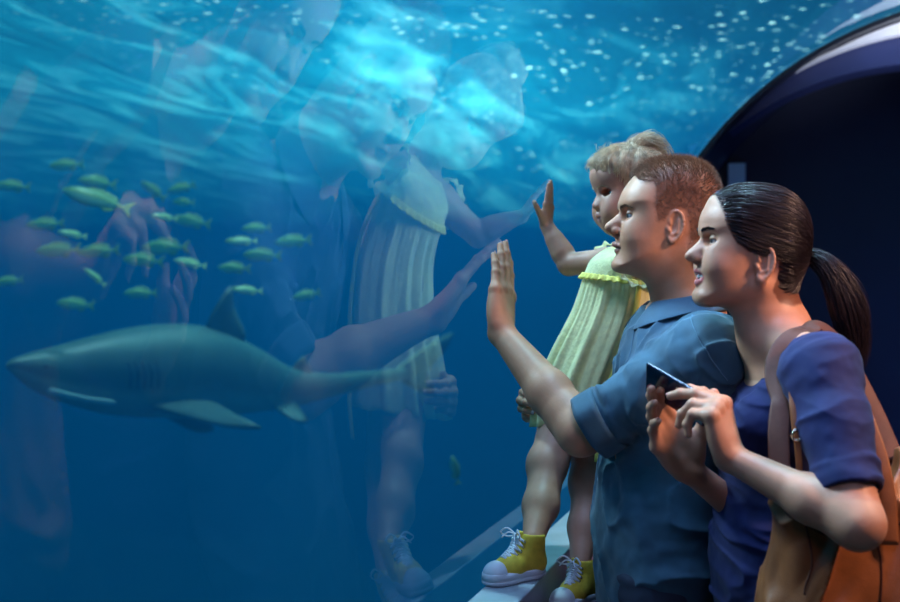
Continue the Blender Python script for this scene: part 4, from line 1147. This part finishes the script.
# ================================================================ WOMAN
wom = empty('person', (P(790, 600, 2.25)[0], 2.25, 0))
tag(wom, 'smiling woman in a navy top with a dark ponytail, holding up a phone', 'person', 'family at the glass')
m_skin_w = skin_mat('woman_skin', (.50, .235, .14), (.46, .11, .11))
m_hair_w = principled('dark_hair', (.020, .012, .014), .36, spec=.35, vary=(60, .4))
m_navy_t = principled('navy_jersey', (.010, .014, .070), .75, bump=('noise', 320, .2, .0008), vary=(20, .15), sheen=.05, spec=.2, crease=(8, .35))
WD = 2.25
whd = Head(WD, (755, 245),
           [(713, 195), (705, 207), (700.5, 217), (699.3, 226), (699.8, 232), (702, 239), (701.5, 248), (700, 256), (698, 265), (697.2, 271), (698.5, 277), (697.6, 284), (696.5, 289), (693.6, 294), (695, 300), (701, 303.5), (713, 305), (727, 310), (736, 320), (741, 335), (748, 360), (780, 380), (812, 350), (806, 320), (796, 300), (797, 280), (803, 262), (806, 240), (804, 220), (795, 203), (778, 191), (755, 187), (735, 188)],
           yaw=0.06, width=.074)
def wwom(x, z):
    t = np.clip((z + .11) / .12, 0, 1); t = t * t * (3 - 2 * t)
    return .049 + .024 * t
eyew = (705.5, 241)
wp = [whd.skull(wwom, .058)]
wp += face(whd, (700.8, 238), (684.3, 256.2), (694, 264), (693.6, 270.5), (697, 277), (694.2, 283), eyew, nw=.0140, smile=1., lipw=.026, eye_y=.030, eye_r=.0116, brow=.0055, nr=.0074)
for sg in (-1, 1):
    wp += ear(whd, 762, 264, .0725, sg, 1.0, .12)
    wp.append(whd.e([whd.loc(714, 268)[0], sg * .034, whd.loc(711, 267)[2]], np.array([.020, .017, .018]), .022))
    wp.append(whd.c(np.array([whd.loc(706, 297)[0], sg * .016, whd.loc(706, 297)[2]]), np.array([whd.loc(752, 288)[0], sg * .050, whd.loc(752, 285)[2]]), .014, .015, .02))
wSL = P(822, 372, 2.04); wSR = P(776, 374, 2.42)
wEL = P(858, 524, 1.90); wWL = P(729, 457, 2.03)
wER = P(800, 560, 2.36); wWR = P(690, 470, 2.19)
LF = nrm(P(716, 401, 2.035) - P(729, 457, 2.03)); 
wl, wtl, wnl = hand(wWL, LF, (-.78, .58, -.2), 'L', .90, [(.95, .22, .12), (1.05, .35, .2), (1.25, .85, .5), (1.35, 1.1, .6)], spread=(-.04, -.01, .02, .05), thumb=(.5, .45, .5), fat=1.22)
RF = nrm(P(643, 398, 2.15) - P(690, 470, 2.19))
wr_, wtr, wnr = hand(wWR, RF, (.25, -.93, .20), 'R', .95, [(.15, .35, .25), (.12, .35, .25), (.15, .50, .35), (.22, .55, .4)], spread=(-.10, .0, .09, .22), thumb=(.8, .4, .3), fat=1.15)
wa = [rc(wSL, wEL, .045, .038, .02), rc(wEL, wEL * .65 + wWL * .35, .038, .0350, .02), rc(wEL * .65 + wWL * .35, wWL, .0350, .0215, .02), rc(wWL, wWL + LF * .03, .0215, .02, .015),
      rc(wSR, wER, .045, .038, .02), rc(wER, wWR, .038, .0215, .02), rc(wWR, wWR + RF * .03, .0215, .02, .015)]
wn = [rc(P(765, 300, WD), P(785, 345, WD), .046, .050, .03), rc(P(772, 335, WD), wSL + [0, .04, .015], .042, .040, .04), rc(P(772, 335, WD), wSR + [0, -.04, .015], .042, .040, .04),
      ell(P(792, 390, WD), (.070, .12, .07), .05), ell(P(782, 392, WD), (.045, .09, .05), .04)]
Vw1, Fw1 = mesh_sdf(wp + wa + wl + wr_ + wn, .0020 * HQ); Vw1 = lap(Vw1, Fw1, 1, .35)
PVw = np.array([P(792, 600, WD)[0], WD, .93])
whL = PVw + [0, -.085, -.03]; whR = PVw + [0, .085, -.03]; waL = np.array([PVw[0] + .03, 2.16, .085]); waR = np.array([PVw[0] - .05, 2.34, .085])
Vw2, Fw2 = mesh_sdf([ell(P(783, 440, WD), (.085, .13, .17), .05), ell(P(785, 530, WD), (.08, .115, .15), .05), ell(PVw, (.095, .145, .13), .05)] + legs(whL, whR, waL, waR, np.array([-.03, 0, 0]), (.075, .05, .038)), .009, nb=10)
Vw, Fw = cat([(Vw1, Fw1), (Vw2, Fw2)])
whp = [(700, 185), (713, 194), (719, 208), (726, 229), (734, 243), (747, 252), (757, 246), (768, 244), (777, 256), (777, 274), (771, 290), (778, 302), (792, 306), (815, 300), (830, 230), (810, 180), (750, 165)]
tint = np.zeros((len(Vw), 3)); tint[:, 0] = lip_mask(whd, Vw, (693.6, 270.5), (697, 277), (694.2, 283), .026) * .85
tint[:, 1] = hair_tint(whd, Vw, whp, 1.5) * 1.0 * (np.linalg.norm(Vw - whd.o, axis=1) < .17); tint[:, 1] = np.maximum(tint[:, 1], lash_mask(whd, Vw, eyew, .0116, .030, 1.) * .6)
fastmesh('body', Vw, Fw, m_skin_w, wom, tint)
eyes(whd, eyew, wom, m_eyew, m_iris, eye_r=.0116, eye_y=.030)
add_nails(wnl + wnr, wom, principled('pink_nail', (.62, .22, .22), .2))
# teeth
m_tooth = principled('teeth', (.80, .78, .74), .2, spec=.6)
tb = MB(); M_ = whd.loc(697, 276.2)
pts = [whd.w([M_[0] - .0045 - 12 * t * t, t, M_[2] + .0005]) for t in np.linspace(-.021, .021, 13)]
tb.tube(pts, .0042, 8, flat=1.).build('teeth', m_tooth, wom)
nzw = whd.loc(700, 231)[2]
brows(whd, wp, [nzw - .0005, nzw + .0015, nzw + .003, nzw + .0015], [.011, .022, .034, .046], n=260, ln=.006, parent=wom, mat=m_hair_w, eye_yy=0, seed=5, wd=.003)
wtie = whd.pw(811, 257, 0.0); wcen = whd.pw(757, 240)
flow_hair(whd, Vw1, Fw1, whp, 15000, wtie, wcen, wom, 'hair', m_hair_w, 6, .0007, steps=14, tmax=(.75, 1.0), lift=.0085, wave=.012, sk=[whd.skull(wwom, .058)], jit=.0015)
# ponytail
rs = np.random.RandomState(21)
pc = np.array(catmull([whd.pw(806, 256), whd.pw(816, 258), P(829, 268, 2.24), P(842, 290, 2.235), P(851, 318, 2.235), P(855, 345, 2.24), P(853, 368, 2.24)], 6)); m = len(pc)
n = 3600; al_ = []
tt = np.linspace(0, 1, 16)
for k in range(n):
    a = rs.uniform(.62, 1.); t = tt * a * (m - 1.001); i = t.astype(int); f = (t - i)[:, None]; p = pc[i] * (1 - f) + pc[i + 1] * f
    o = rs.randn(3); o /= np.linalg.norm(o); o *= rs.rand() ** .45; g = t / m
    rad = .009 + .026 * np.clip(g * 1.7, 0, 1) ** 1.2 * (1 - .45 * np.clip((g - .6) * 2.5, 0, 1))
    al_.append(p + o * rad[:, None] * [1, .8, 1] + (.0025 * np.sin(tt * 7 + rs.rand() * 6))[:, None] * rs.randn(3))
inner = np.array(catmull([whd.pw(804, 272), P(808, 288, 2.24), P(803, 305, 2.23), P(806, 322, 2.23), P(816, 345, 2.23)], 6))
strands(np.array(al_), .00075, wom, 'ponytail', m_hair_w)
hb = ringband('hair_tie', whd.pw(815.5, 257.5), whd.R @ np.array([-1, 0, -.12]), .007, .0125, .006, principled('hair_tie', (.02, .02, .025), .6), wom, .0006, n=24)

# navy top
aw = nrm(wEL - wSL); Rw = np.stack([aw, nrm(np.cross([0, 0, 1.], aw)), nrm(np.cross(aw, np.cross([0, 0, 1.], aw)))], 1)
wCU = wSL + (wEL - wSL) * .80
tp = [ell(P(785, 430, WD), (.108, .150, .16), .05), ell(P(757, 428, WD - .07), (.060, .062, .062), .04), ell(P(757, 428, WD + .07), (.060, .062, .062), .04),
      ell(P(782, 520, WD), (.112, .138, .17), .05), ell(PVw + [0, 0, .05], (.128, .168, .16), .06), rc(P(786, 560, WD), zc(PVw, .80), .115, .13, .06),
      rc(P(800, 352, WD), wSL + [-.002, .01, 0], .046, .055, .045), rc(P(792, 356, WD), wSR + [0, -.01, 0], .046, .055, .045)]
tp += [rc(wSL, wSL + (wCU - wSL) * .5, .0600, .0550, .035), rc(wSL + (wCU - wSL) * .5, wCU, .0550, .0500, .02)]
wCR = wSR + (wER - wSR) * .72; tp += chain([wSR, wCR], [.058, .050], .03)
tp.append(plane(wCU, aw)); tp.append(rc(wCU - aw * .015, wCU + aw * .05, .0425, .0425, .002, 's'))
ncA = P(748, 384, WD); ncB = P(813, 323, WD); ncd = nrm(ncB - ncA); ncn = nrm(np.cross([0, 1., 0], ncd)); ncn = ncn if ncn[2] > 0 else -ncn
tp.append(rbox((ncA + ncB) / 2 + ncn * .15 - ncd * .03, (.16, .115, .15), .05, np.stack([ncd, [0, 1, 0], np.cross(ncd, [0, 1., 0])], 1), .010, 's'))
tp.append(Prim(lambda p: p[..., 2] - .80, (PVw[0], PVw[1], .70), .3, .003, 's'))
Rt2 = frame((0, -.3, 1), (0, -1, 0))
def dtop(p):
    t = (p - wSL) @ aw; am = np.clip(1 - np.abs(np.linalg.norm(p - (wSL + np.clip(t, 0, .3)[..., None] * aw), axis=-1) - .05) / .03, 0, 1)
    return -(folds(p, Rw, (20, 6, 6), .0060) * am + folds(p, Rt2, (19, 6, 6), .0055) * (1 - am)) - .0006 * fbm(p * 80, 1)
Vt, Ft = mesh_sdf(tp, .0030 * HQ, dtop); top_ = fastmesh('top', Vt, Ft, m_navy_t, wom)
pants(whL, whR, waL, waR, np.array([-.03, 0, 0]), PVw, 1.0, 'trousers', m_jeans, wom)
for an in (waL, waR): shoe_simple(an, wom, m_shoe, .12)

# ================================================================ PHONE
m_ph = principled('phone_case', (.008, .012, .035), .22, spec=.6, coat=.3)
A = P(647, 362, 2.13); Dn = P(707, 397, 2.055); B_ = P(650, 404, 2.185)
X = nrm(Dn - A); Yv = (B_ - A); Yv = nrm(Yv - X * (X @ Yv)); Zv = np.cross(X, Yv); R = np.stack([X, Yv, Zv], 1)
Lp, Wp = np.linalg.norm(Dn - A), .070
cp = A + X * Lp / 2 + Yv * Wp / 2
V, F = mesh_sdf([rbox(cp, (Lp / 2, Wp / 2, .0042), .0035, R)], .0012, nb=12)
ph = empty('phone', cp); tag(ph, 'dark slim phone held between the hands of the woman', 'phone')
fastmesh('case', V, F, m_ph, ph)
m_scr = principled('phone_screen', (.004, .008, .03), .08, spec=.7)
b = MB(); b.box(cp + Zv * .0040, (Lp / 2 - .003, Wp / 2 - .003, .0006), R); b.build('screen', m_scr, ph, smooth=False)
b = MB(); b.box(cp - Zv * .0045 + X * (-Lp / 2 + .018) - Yv * .018, (.010, .010, .0008), R); b.build('camera_plate', m_scr, ph, smooth=False, bevel=.0006)
b = MB(); b.box(cp + Yv * (Wp / 2 + .0003) - X * .025, (.010, .0007, .0012), R); b.build('side_button', m_ph, ph, smooth=False)

# ================================================================ BAG
m_bag = principled('tan_leather', (.26, .080, .022), .42, spec=.45, bump=('voronoi', 420, .18, .0012), vary=(22, .22), crease=(7, .5))
m_bagdk = principled('strap_leather', (.085, .025, .014), .6, spec=.25, vary=(30, .2), bump=('noise', 300, .2, .001))
m_buckle = principled('buckle_metal', (.7, .62, .5), .25, metal=1.)
bagc = P(860, 572, 2.02); bag = empty('shoulder_bag', bagc + np.array([0, 0, -.16])); tag(bag, 'slouchy tan leather shoulder bag hanging at the elbow of the woman', 'bag')
Rb = frame((.97, .20, -.12), (0, -1, .05))
# columns: x along the width, y..., z outward
bw = [rbox(bagc + np.array([.0, 0, 0]), (.150, .055, .150), .045, np.stack([Rb[:, 0], Rb[:, 2], np.cross(Rb[:, 0], Rb[:, 2])], 1), .03),
      ell(bagc + [.02, 0, -.06], (.155, .070, .12), .05), ell(bagc + [.100, .01, .09], (.060, .045, .115), .04)]
def dbag(p):
    return -folds(p, frame((.5, 0, 1), (0, -1, 0)), (4, 14, 9), .017)
V, F = mesh_sdf(bw, .0035 * HQ, dbag); bagb = fastmesh('body', V, F, m_bag, bag)
for pts_ in ([P(772, 505, 1.96), P(800, 522, 1.95), P(840, 540, 1.95), P(880, 540, 1.95), P(905, 520, 1.96)], [P(806, 525, 1.95), P(812, 560, 1.95), P(806, 600, 1.95)], [P(878, 520, 1.95), P(884, 560, 1.95), P(880, 605, 1.95)]):
    seam(pts_, bw, bag, m_bagdk, r=.0018, name='seam', disp=dbag)
def strap(pts, ups, w, th, name, mat, parent, off=None):
    c = np.array(catmull(pts, 8))
    if off:
        for _ in range(8):
            q = np.concatenate([c + d * .002 for d in np.eye(3)] + [c])[None]; f = seval(tp, q)[0].reshape(4, -1)
            g = (f[:3] - f[3]).T; g /= np.linalg.norm(g, axis=1, keepdims=True) + 1e-9; c = c + g * np.clip(off - f[3], 0, .03)[:, None]
        c[1:-1] = (c[:-2] + c[1:-1] * 2 + c[2:]) / 4
    U = np.array(catmull([np.array(u, float) for u in ups], 8)); V = []; F = []; m = 12
    for i, p in enumerate(c):
        T = nrm(c[min(i + 1, len(c) - 1)] - c[max(0, i - 1)]); u = nrm(U[i] - T * (T @ U[i])); s_ = np.cross(T, u)
        for k in range(m):
            a = 2 * PI * k / m; ca, sa = math.cos(a), math.sin(a)
            V.append(p + s_ * w / 2 * math.copysign(abs(ca) ** .35, ca) + u * th / 2 * math.copysign(abs(sa) ** .8, sa))
    n = len(c)
    for i in range(n - 1):
        for k in range(m): F.append([i * m + k, i * m + (k + 1) % m, (i + 1) * m + (k + 1) % m, (i + 1) * m + k])
    F += [list(range(m - 1, -1, -1)), [(n - 1) * m + k for k in range(m)]]
    return mk(name, V, F, mat, parent)
strap([P(780, 482, 1.985), P(779, 455, 2.0), P(779, 425, 2.02), P(784, 390, 2.05), P(794, 356, 2.085), P(806, 334, 2.12)], [(-.3, -1, 0)] * 4 + [(-.4, -.9, .3), (-.3, -.6, .8)], .034, .004, 'strap', m_bagdk, bag, .007)
strap([P(806, 334, 2.12), P(816, 325, 2.14), P(830, 332, 2.14), P(846, 352, 2.13), P(862, 385, 2.11), P(878, 420, 2.09), P(896, 462, 2.06)], [(-.3, -.6, .8), (0, -.5, 1), (.5, -.6, .8), (.6, -.8, .4), (.4, -1, .2), (.2, -1, 0), (.2, -1, 0)], .034, .004, 'strap', m_bagdk, bag, .007)
strap([P(797, 350, 2.045), P(792, 385, 2.02), P(794, 420, 1.995), P(798, 450, 1.985), P(800, 486, 1.98)], [(-.2, -1, 0)] * 5, .010, .003, 'strap', m_bag, bag)
strap([P(858, 398, 2.02), P(868, 425, 2.00), P(880, 460, 1.98), P(888, 500, 1.965), P(890, 545, 1.955)], [(-.2, -1, 0)] * 5, .026, .005, 'side_fold', m_bag, bag)
ringband('buckle', P(797, 435, 1.985), (0, -1, 0), .007, .010, .002, m_buckle, bag, 0, n=20)
ringband('buckle', P(868, 436, 1.985), (0, -1, 0), .006, .010, .002, m_buckle, bag, 0, n=20)
# ================================================================ SHARK AND FISH
def attr_mat(name, c0, c1, rough=.45, stripes=None):
    m = principled(name, c0, rough, vary=(6, .15)); nt = m.node_tree; b = [q for q in nt.nodes if q.type == 'BSDF_PRINCIPLED'][0]
    src = b.inputs['Base Color'].links[0].from_socket; at = node(nt, 'ShaderNodeVertexColor'); at.layer_name = 'tint'
    sp = node(nt, 'ShaderNodeSeparateColor'); nt.links.new(at.outputs[0], sp.inputs[0]); mx = node(nt, 'ShaderNodeMixRGB'); mx.inputs[2].default_value = (*c1, 1)
    nt.links.new(sp.outputs[0], mx.inputs[0]); nt.links.new(src, mx.inputs[1]); last = mx
    if stripes:
        m2 = node(nt, 'ShaderNodeMixRGB'); m2.inputs[2].default_value = (*stripes, 1); nt.links.new(sp.outputs[1], m2.inputs[0]); nt.links.new(mx.outputs[0], m2.inputs[1]); last = m2
    nt.links.new(last.outputs[0], b.inputs['Base Color']); return m
def fin(pts, n, th, name, mat, parent):
    """closed outline (3-D points, first = base front), thickened along n, thin at the rim"""
    c = np.array(catmull(pts, 5, True)); n = nrm(n); cen = c.mean(0); V = []; F = []; k = len(c)
    rings = [(1, 0), (.75, th * .35), (.4, th * .5)]
    for s_, t in rings: V += [cen + (p - cen) * s_ + n * t for p in c]
    V.append(cen + n * th * .5); top = len(V) - 1
    off = len(V)
    for s_, t in rings[1:]: V += [cen + (p - cen) * s_ - n * t for p in c]
    V.append(cen - n * th * .5); bot = len(V) - 1
    for j in range(k):
        j2 = (j + 1) % k
        F += [[j, j2, k + j2, k + j], [k + j, k + j2, 2 * k + j2, 2 * k + j], [2 * k + j, 2 * k + j2, top]]
        F += [[j2, j, off + j, off + j2], [off + j2, off + j, off + k + j, off + k + j2], [off + k + j2, off + k + j, bot]]
    return mk(name, V, F, mat, parent)
m_shark = attr_mat('shark_skin', (.11, .15, .12), (.34, .42, .36)); m_fin = principled('shark_fin', (.08, .11, .09), .5)
ctr = [(6, 366, 4.3, 1, 1), (14, 366, 4.33, 8, 9), (34, 370, 4.4, 19, 20), (62, 374, 4.5, 30, 30), (110, 375, 4.65, 43, 40), (160, 373, 4.85, 49, 44), (205, 374, 5.05, 47, 40), (245, 381, 5.25, 36, 30), (285, 388, 5.45, 22, 19), (325, 386, 5.7, 13, 12), (365, 380, 5.95, 9, 8), (405, 374, 6.2, 6, 4)]
ctr = [(a, b_, D * 1.3, h_, w__) for a, b_, D, h_, w__ in ctr]
C4 = catmull([np.concatenate([P(a, b_, D), [h_ * D / FPX, w__ * D / FPX]]) for a, b_, D, h_, w__ in ctr], 6)
n = 40; V = []; tn = []
for i, c in enumerate(C4):
    T = nrm(C4[min(i + 1, len(C4) - 1)][:3] - C4[max(i - 1, 0)][:3]); U = nrm(np.array([0, 0, 1.]) - T * T[2]); S_ = np.cross(T, U)
    for j in range(n):
        a = 2 * PI * j / n; sa = math.sin(a)
        V.append(c[:3] + U * c[3] * sa * (1 if sa > 0 else .92) + S_ * c[4] * math.copysign(abs(math.cos(a)) ** .9, math.cos(a)))
        x = np.clip((-sa - .25) * 3.5, 0, 1); tn.append([x, 0, 0])
F = [[i * n + j, i * n + (j + 1) % n, (i + 1) * n + (j + 1) % n, (i + 1) * n + j] for i in range(len(C4) - 1) for j in range(n)]
shark = empty('shark', P(180, 430, 6.3)); tag(shark, 'large grey shark cruising left behind the glass, below the school of fish', 'shark')
V = np.array(V); fastmesh('body', V, np.array(F)[:, ::-1], m_shark, shark, np.array(tn))
def sp_(px, py, D): return P(px, py, D * 1.3)
fin([sp_(206, 330, 4.98), sp_(219, 300, 5.02), sp_(232, 286, 5.08), sp_(234, 306, 5.1), sp_(246, 338, 5.14), sp_(225, 345, 5.05)], (.4, -.9, 0), .03, 'dorsal_fin', m_fin, shark)
fin([sp_(290, 372, 5.45), sp_(303, 356, 5.5), sp_(308, 364, 5.54), sp_(314, 378, 5.58), sp_(302, 382, 5.5)], (.4, -.9, 0), .02, 'dorsal_fin', m_fin, shark)
fin([sp_(150, 405, 4.62), sp_(185, 418, 4.50), sp_(232, 428, 4.38), sp_(262, 428, 4.34), sp_(236, 414, 4.5), sp_(205, 400, 4.75)], (.2, -.3, 1), .03, 'pectoral_fin', m_fin, shark)
fin([sp_(150, 408, 5.05), sp_(170, 420, 5.25), sp_(196, 432, 5.45), sp_(214, 430, 5.5), sp_(205, 415, 5.3), sp_(195, 405, 5.1)], (.2, -.3, 1), .03, 'pectoral_fin', m_fin, shark)
fin([sp_(268, 402, 5.3), sp_(292, 420, 5.25), sp_(308, 422, 5.28), sp_(300, 408, 5.38), sp_(290, 398, 5.4)], (.3, -.6, .6), .02, 'pelvic_fin', m_fin, shark)
fin([sp_(392, 372, 6.15), sp_(420, 350, 6.3), sp_(452, 332, 6.5), sp_(446, 350, 6.48), sp_(428, 372, 6.35), sp_(434, 392, 6.36), sp_(420, 392, 6.3), sp_(400, 380, 6.2)], (.55, -.8, 0), .02, 'tail_fin', m_fin, shark)
m_gum = principled('pale_jaw', (.5, .55, .52), .5); m_slit = principled('gill_slit', (.05, .06, .06), .6)
def side_line(pts, r, flat, name, mat):
    MB().tube(catmull(pts, 5), r, 8, flat=flat, up=(0, -1, 0)).build(name, mat, shark)
side_line([sp_(48, 390, 4.335), sp_(66, 395, 4.36), sp_(90, 400, 4.42), sp_(116, 403, 4.49)], [.004] + [.014] * 14 + [.003], .5, 'jaw', m_gum)
for k in range(5):
    x = 128 + k * 7; side_line([sp_(x, 362, 4.50 + k * .02), sp_(x + 3, 374, 4.485 + k * .02), sp_(x + 2, 388, 4.51 + k * .02)], .006, .6, 'gill_slit', m_slit)
side_line([sp_(44, 366, 4.318), sp_(48, 366, 4.325)], .010, .8, 'eye', m_slit)

m_fish = attr_mat('fish_scales', (.30, .46, .17), (.60, .70, .45), .35, (.62, .62, .10)); m_ffin = principled('fish_fin', (.42, .48, .12), .5)
def make_fish():
    root = empty('fish')
    prof = [(0, .0, 0.0), (.03, .035, .02), (.10, .085, .045), (.22, .135, .065), (.38, .155, .07), (.55, .13, .06), (.70, .085, .04), (.80, .05, .022), (.86, .036, .014), (.90, .040, .008)]
    C5 = catmull([np.array([a, b_, c]) for a, b_, c in prof], 3); V = []; tn = []; n = 18
    for a, b_, c in C5:
        for j in range(n):
            t = 2 * PI * j / n; V.append([-a, c * math.cos(t), b_ * math.sin(t) - .012]); s_ = math.sin(t)
            tn.append([np.clip(-s_ * 1.6, 0, 1), .8 if (abs(s_ - .1) < .2 or abs(s_ - .62) < .12) else 0, 0])
    F = [[i * n + j, i * n + (j + 1) % n, (i + 1) * n + (j + 1) % n, (i + 1) * n + j] for i in range(len(C5) - 1) for j in range(n)]
    V = np.array(V) + [.5, 0, 0]; fastmesh('body', V, np.array(F), m_fish, root, np.array(tn))
    fin([np.array(q) for q in [(-.37, 0, .025), (-.44, 0, .10), (-.52, 0, .15), (-.47, 0, .0), (-.52, 0, -.16), (-.44, 0, -.11), (-.37, 0, -.04)]], (0, 1, 0), .012, 'tail_fin', m_ffin, root)
    fin([np.array(q) for q in [(.22, 0, .10), (.12, 0, .19), (-.05, 0, .20), (-.24, 0, .14), (-.27, 0, .06), (0, 0, .10)]], (0, 1, 0), .010, 'dorsal_fin', m_ffin, root)
    fin([np.array(q) for q in [(-.08, 0, -.12), (-.16, 0, -.19), (-.26, 0, -.14), (-.27, 0, -.08)]], (0, 1, 0), .010, 'anal_fin', m_ffin, root)
    for s_ in (-1, 1):
        b = MB(); b.tube([[.42, s_ * .030, .015], [.42, s_ * .046, .015]], [.018, .010], 8); b.build('eye', m_slit, root)
    return root
fl = [  # px, py, length px, nose-down tilt (deg, positive = nose up), distance, yaw, label
 (97, 199, 70, 17, 4.3, .15, 'largest yellow-striped fish, nearest the glass at the upper left of the school'),
 (66, 165, 32, -4, 5.6, .3, 'small dim fish topmost of the school, swimming above the largest fish'),
 (97, 182, 36, 8, 5.9, .3, 'dim fish just above the back of the largest striped fish'),
 (153, 190, 28, 36, 5.0, .3, 'slim fish angled steeply nose up, right of the largest fish'),
 (181, 188, 28, -14, 5.6, .2, 'dim fish nose down beside the steeply angled slim fish'),
 (183, 202, 22, 2, 5.6, .2, 'tiny level fish just under the nose-down dim fish'),
 (164, 217, 26, 8, 4.8, .3, 'bright short fish leading the longer dim one at its tail'),
 (191, 221, 38, 10, 5.6, .2, 'long dim fish following right behind the bright short fish'),
 (45, 224, 36, -3, 5.7, .2, 'dim level fish at the left, below the tail of nothing but open water'),
 (72, 234, 27, 10, 4.9, .4, 'bright little fish below and left of the largest fish'),
 (58, 250, 42, -2, 5.2, .2, 'green fish at the left leading a close pair swimming level'),
 (98, 251, 40, -4, 5.3, .2, 'green fish at the rear of the close level pair on the left'),
 (165, 247, 46, 0, 5.6, .1, 'long level fish in the middle of the school'),
 (143, 260, 40, 5, 5.4, .1, 'fish just below and left of the long level one'),
 (190, 263, 32, 12, 5.0, .3, 'fish with a bright nose right of centre in the school'),
 (95, 277, 26, 40, 4.8, .3, 'small bright fish diving steeply below the level pair'),
 (140, 293, 32, 0, 5.8, .2, 'faint fish low in the middle, above the back of the shark'),
 (75, 304, 36, 6, 5.9, .2, 'faint fish low on the left, closest above the snout of the shark'),
 (256, 228, 28, -3, 5.8, .3, 'faint fish topmost of the right-hand cluster'),
 (241, 241, 32, 0, 4.8, .2, 'bright fish leading the right-hand cluster'),
 (262, 255, 38, 2, 5.0, .1, 'longest green fish of the right-hand cluster'),
 (293, 241, 36, -4, 5.7, .2, 'rearmost faint fish of the right-hand cluster'),
 (234, 268, 32, 3, 5.4, .2, 'plump green fish at the lower front of the right-hand cluster'),
 (247, 290, 30, 5, 4.8, .3, 'bright fish lowest in the right-hand cluster, above the dorsal fin of the shark'),
 (306, 295, 28, -10, 5.6, .2, 'dim fish tilted nose down at the lower right of the school'),
 (12, 186, 34, 4, 5.4, .2, 'dark green fish entering at the left edge, level with the largest fish'),
 (8, 281, 28, -6, 5.7, .2, 'dim fish at the left edge, low, level with the small diving fish'),
 (455, 470, 28, 78, 5.0, .4, 'lone small fish hanging nearly upright beyond the ledge'),
]
fl[8] = fl[8][:6] + ('dim level fish on the left, above the close level pair',)
proto = make_fish()
for i, (px, py, L_, ti, D, yw, lab) in enumerate(fl):
    if i == 0: o = proto
    else:
        o = proto.copy(); COL.objects.link(o)
        for ch in list(proto.children):
            c = ch.copy(); COL.objects.link(c); c.parent = o
    D = D * 1.2; s_ = L_ / FPX * D / math.cos(yw); o.location = Vector(P(px, py, D)); o.scale = (s_, s_, s_)
    o.rotation_euler = (.75 if i in (0, 6, 9, 14, 15, 19, 23) else .25, math.radians(-ti), PI + yw)
    tag(o, lab, 'fish', 'school of yellow-striped fish in the tank')
# ---------------------------------------------------------------- lights
def area(name, loc, target, size, power, col, size_y=None, shape='RECTANGLE', spread=None):
    l = bpy.data.lights.new(name, 'AREA'); l.energy = power; l.color = col; l.shape = shape; l.size = size; l.size_y = size_y or size
    if spread: l.spread = spread
    o = bpy.data.objects.new(name, l); COL.objects.link(o); o.location = Vector(loc)
    d = Vector(target) - Vector(loc); o.rotation_euler = d.to_track_quat('-Z', 'Y').to_euler()
    return o
sun = bpy.data.lights.new('daylight', 'SUN'); sun.energy = 3.3; sun.angle = .05; sun.color = (.55, .88, 1)
so = bpy.data.objects.new('daylight', sun); COL.objects.link(so); so.rotation_euler = (math.radians(-13), math.radians(3), 0)
area('tank_lamp', W(-1.75, 8, 5.0), W(-1.75, 8.3, 0), 3.0, 360, (.5, .97, 1))
area('tank_lamp', W(-1.9, 2.7, 3.7), W(.05, 2.35, 1.95), 1.5, 32, (.66, .80, 1), spread=.44)
area('tank_lamp', W(-.3, 2.0, 3.5), W(.1, 2.4, 1.6), .9, 10, (.46, .56, 1), spread=.8)
area('tunnel_lamp_and_fill', W(1.05, 2.0, 2.32), W(.15, 2.25, 1.40), .22, 4.8, (1, .58, .40), spread=1.1)
area('tunnel_lamp_and_fill', W(.35, .75, 2.35), W(.1, 2.3, 1.6), .6, 1.0, (.72, .62, 1), spread=1.1)  # unseen cool fill added near the camera to lift the shaded faces
area('arch_fill', W(1.0, VR - .5, 2.05), W(.15, VR + .1, 2.6), .25, 3.2, (.82, .86, 1), spread=.9)  # unseen light added to brighten the metal crescent
area('passage_fill', W(.9, VR - .3, .9), W(.4, VR + .7, 1.3), .5, 3.2, (.08, .20, 1))  # unseen blue light added to lift the dark passage wall
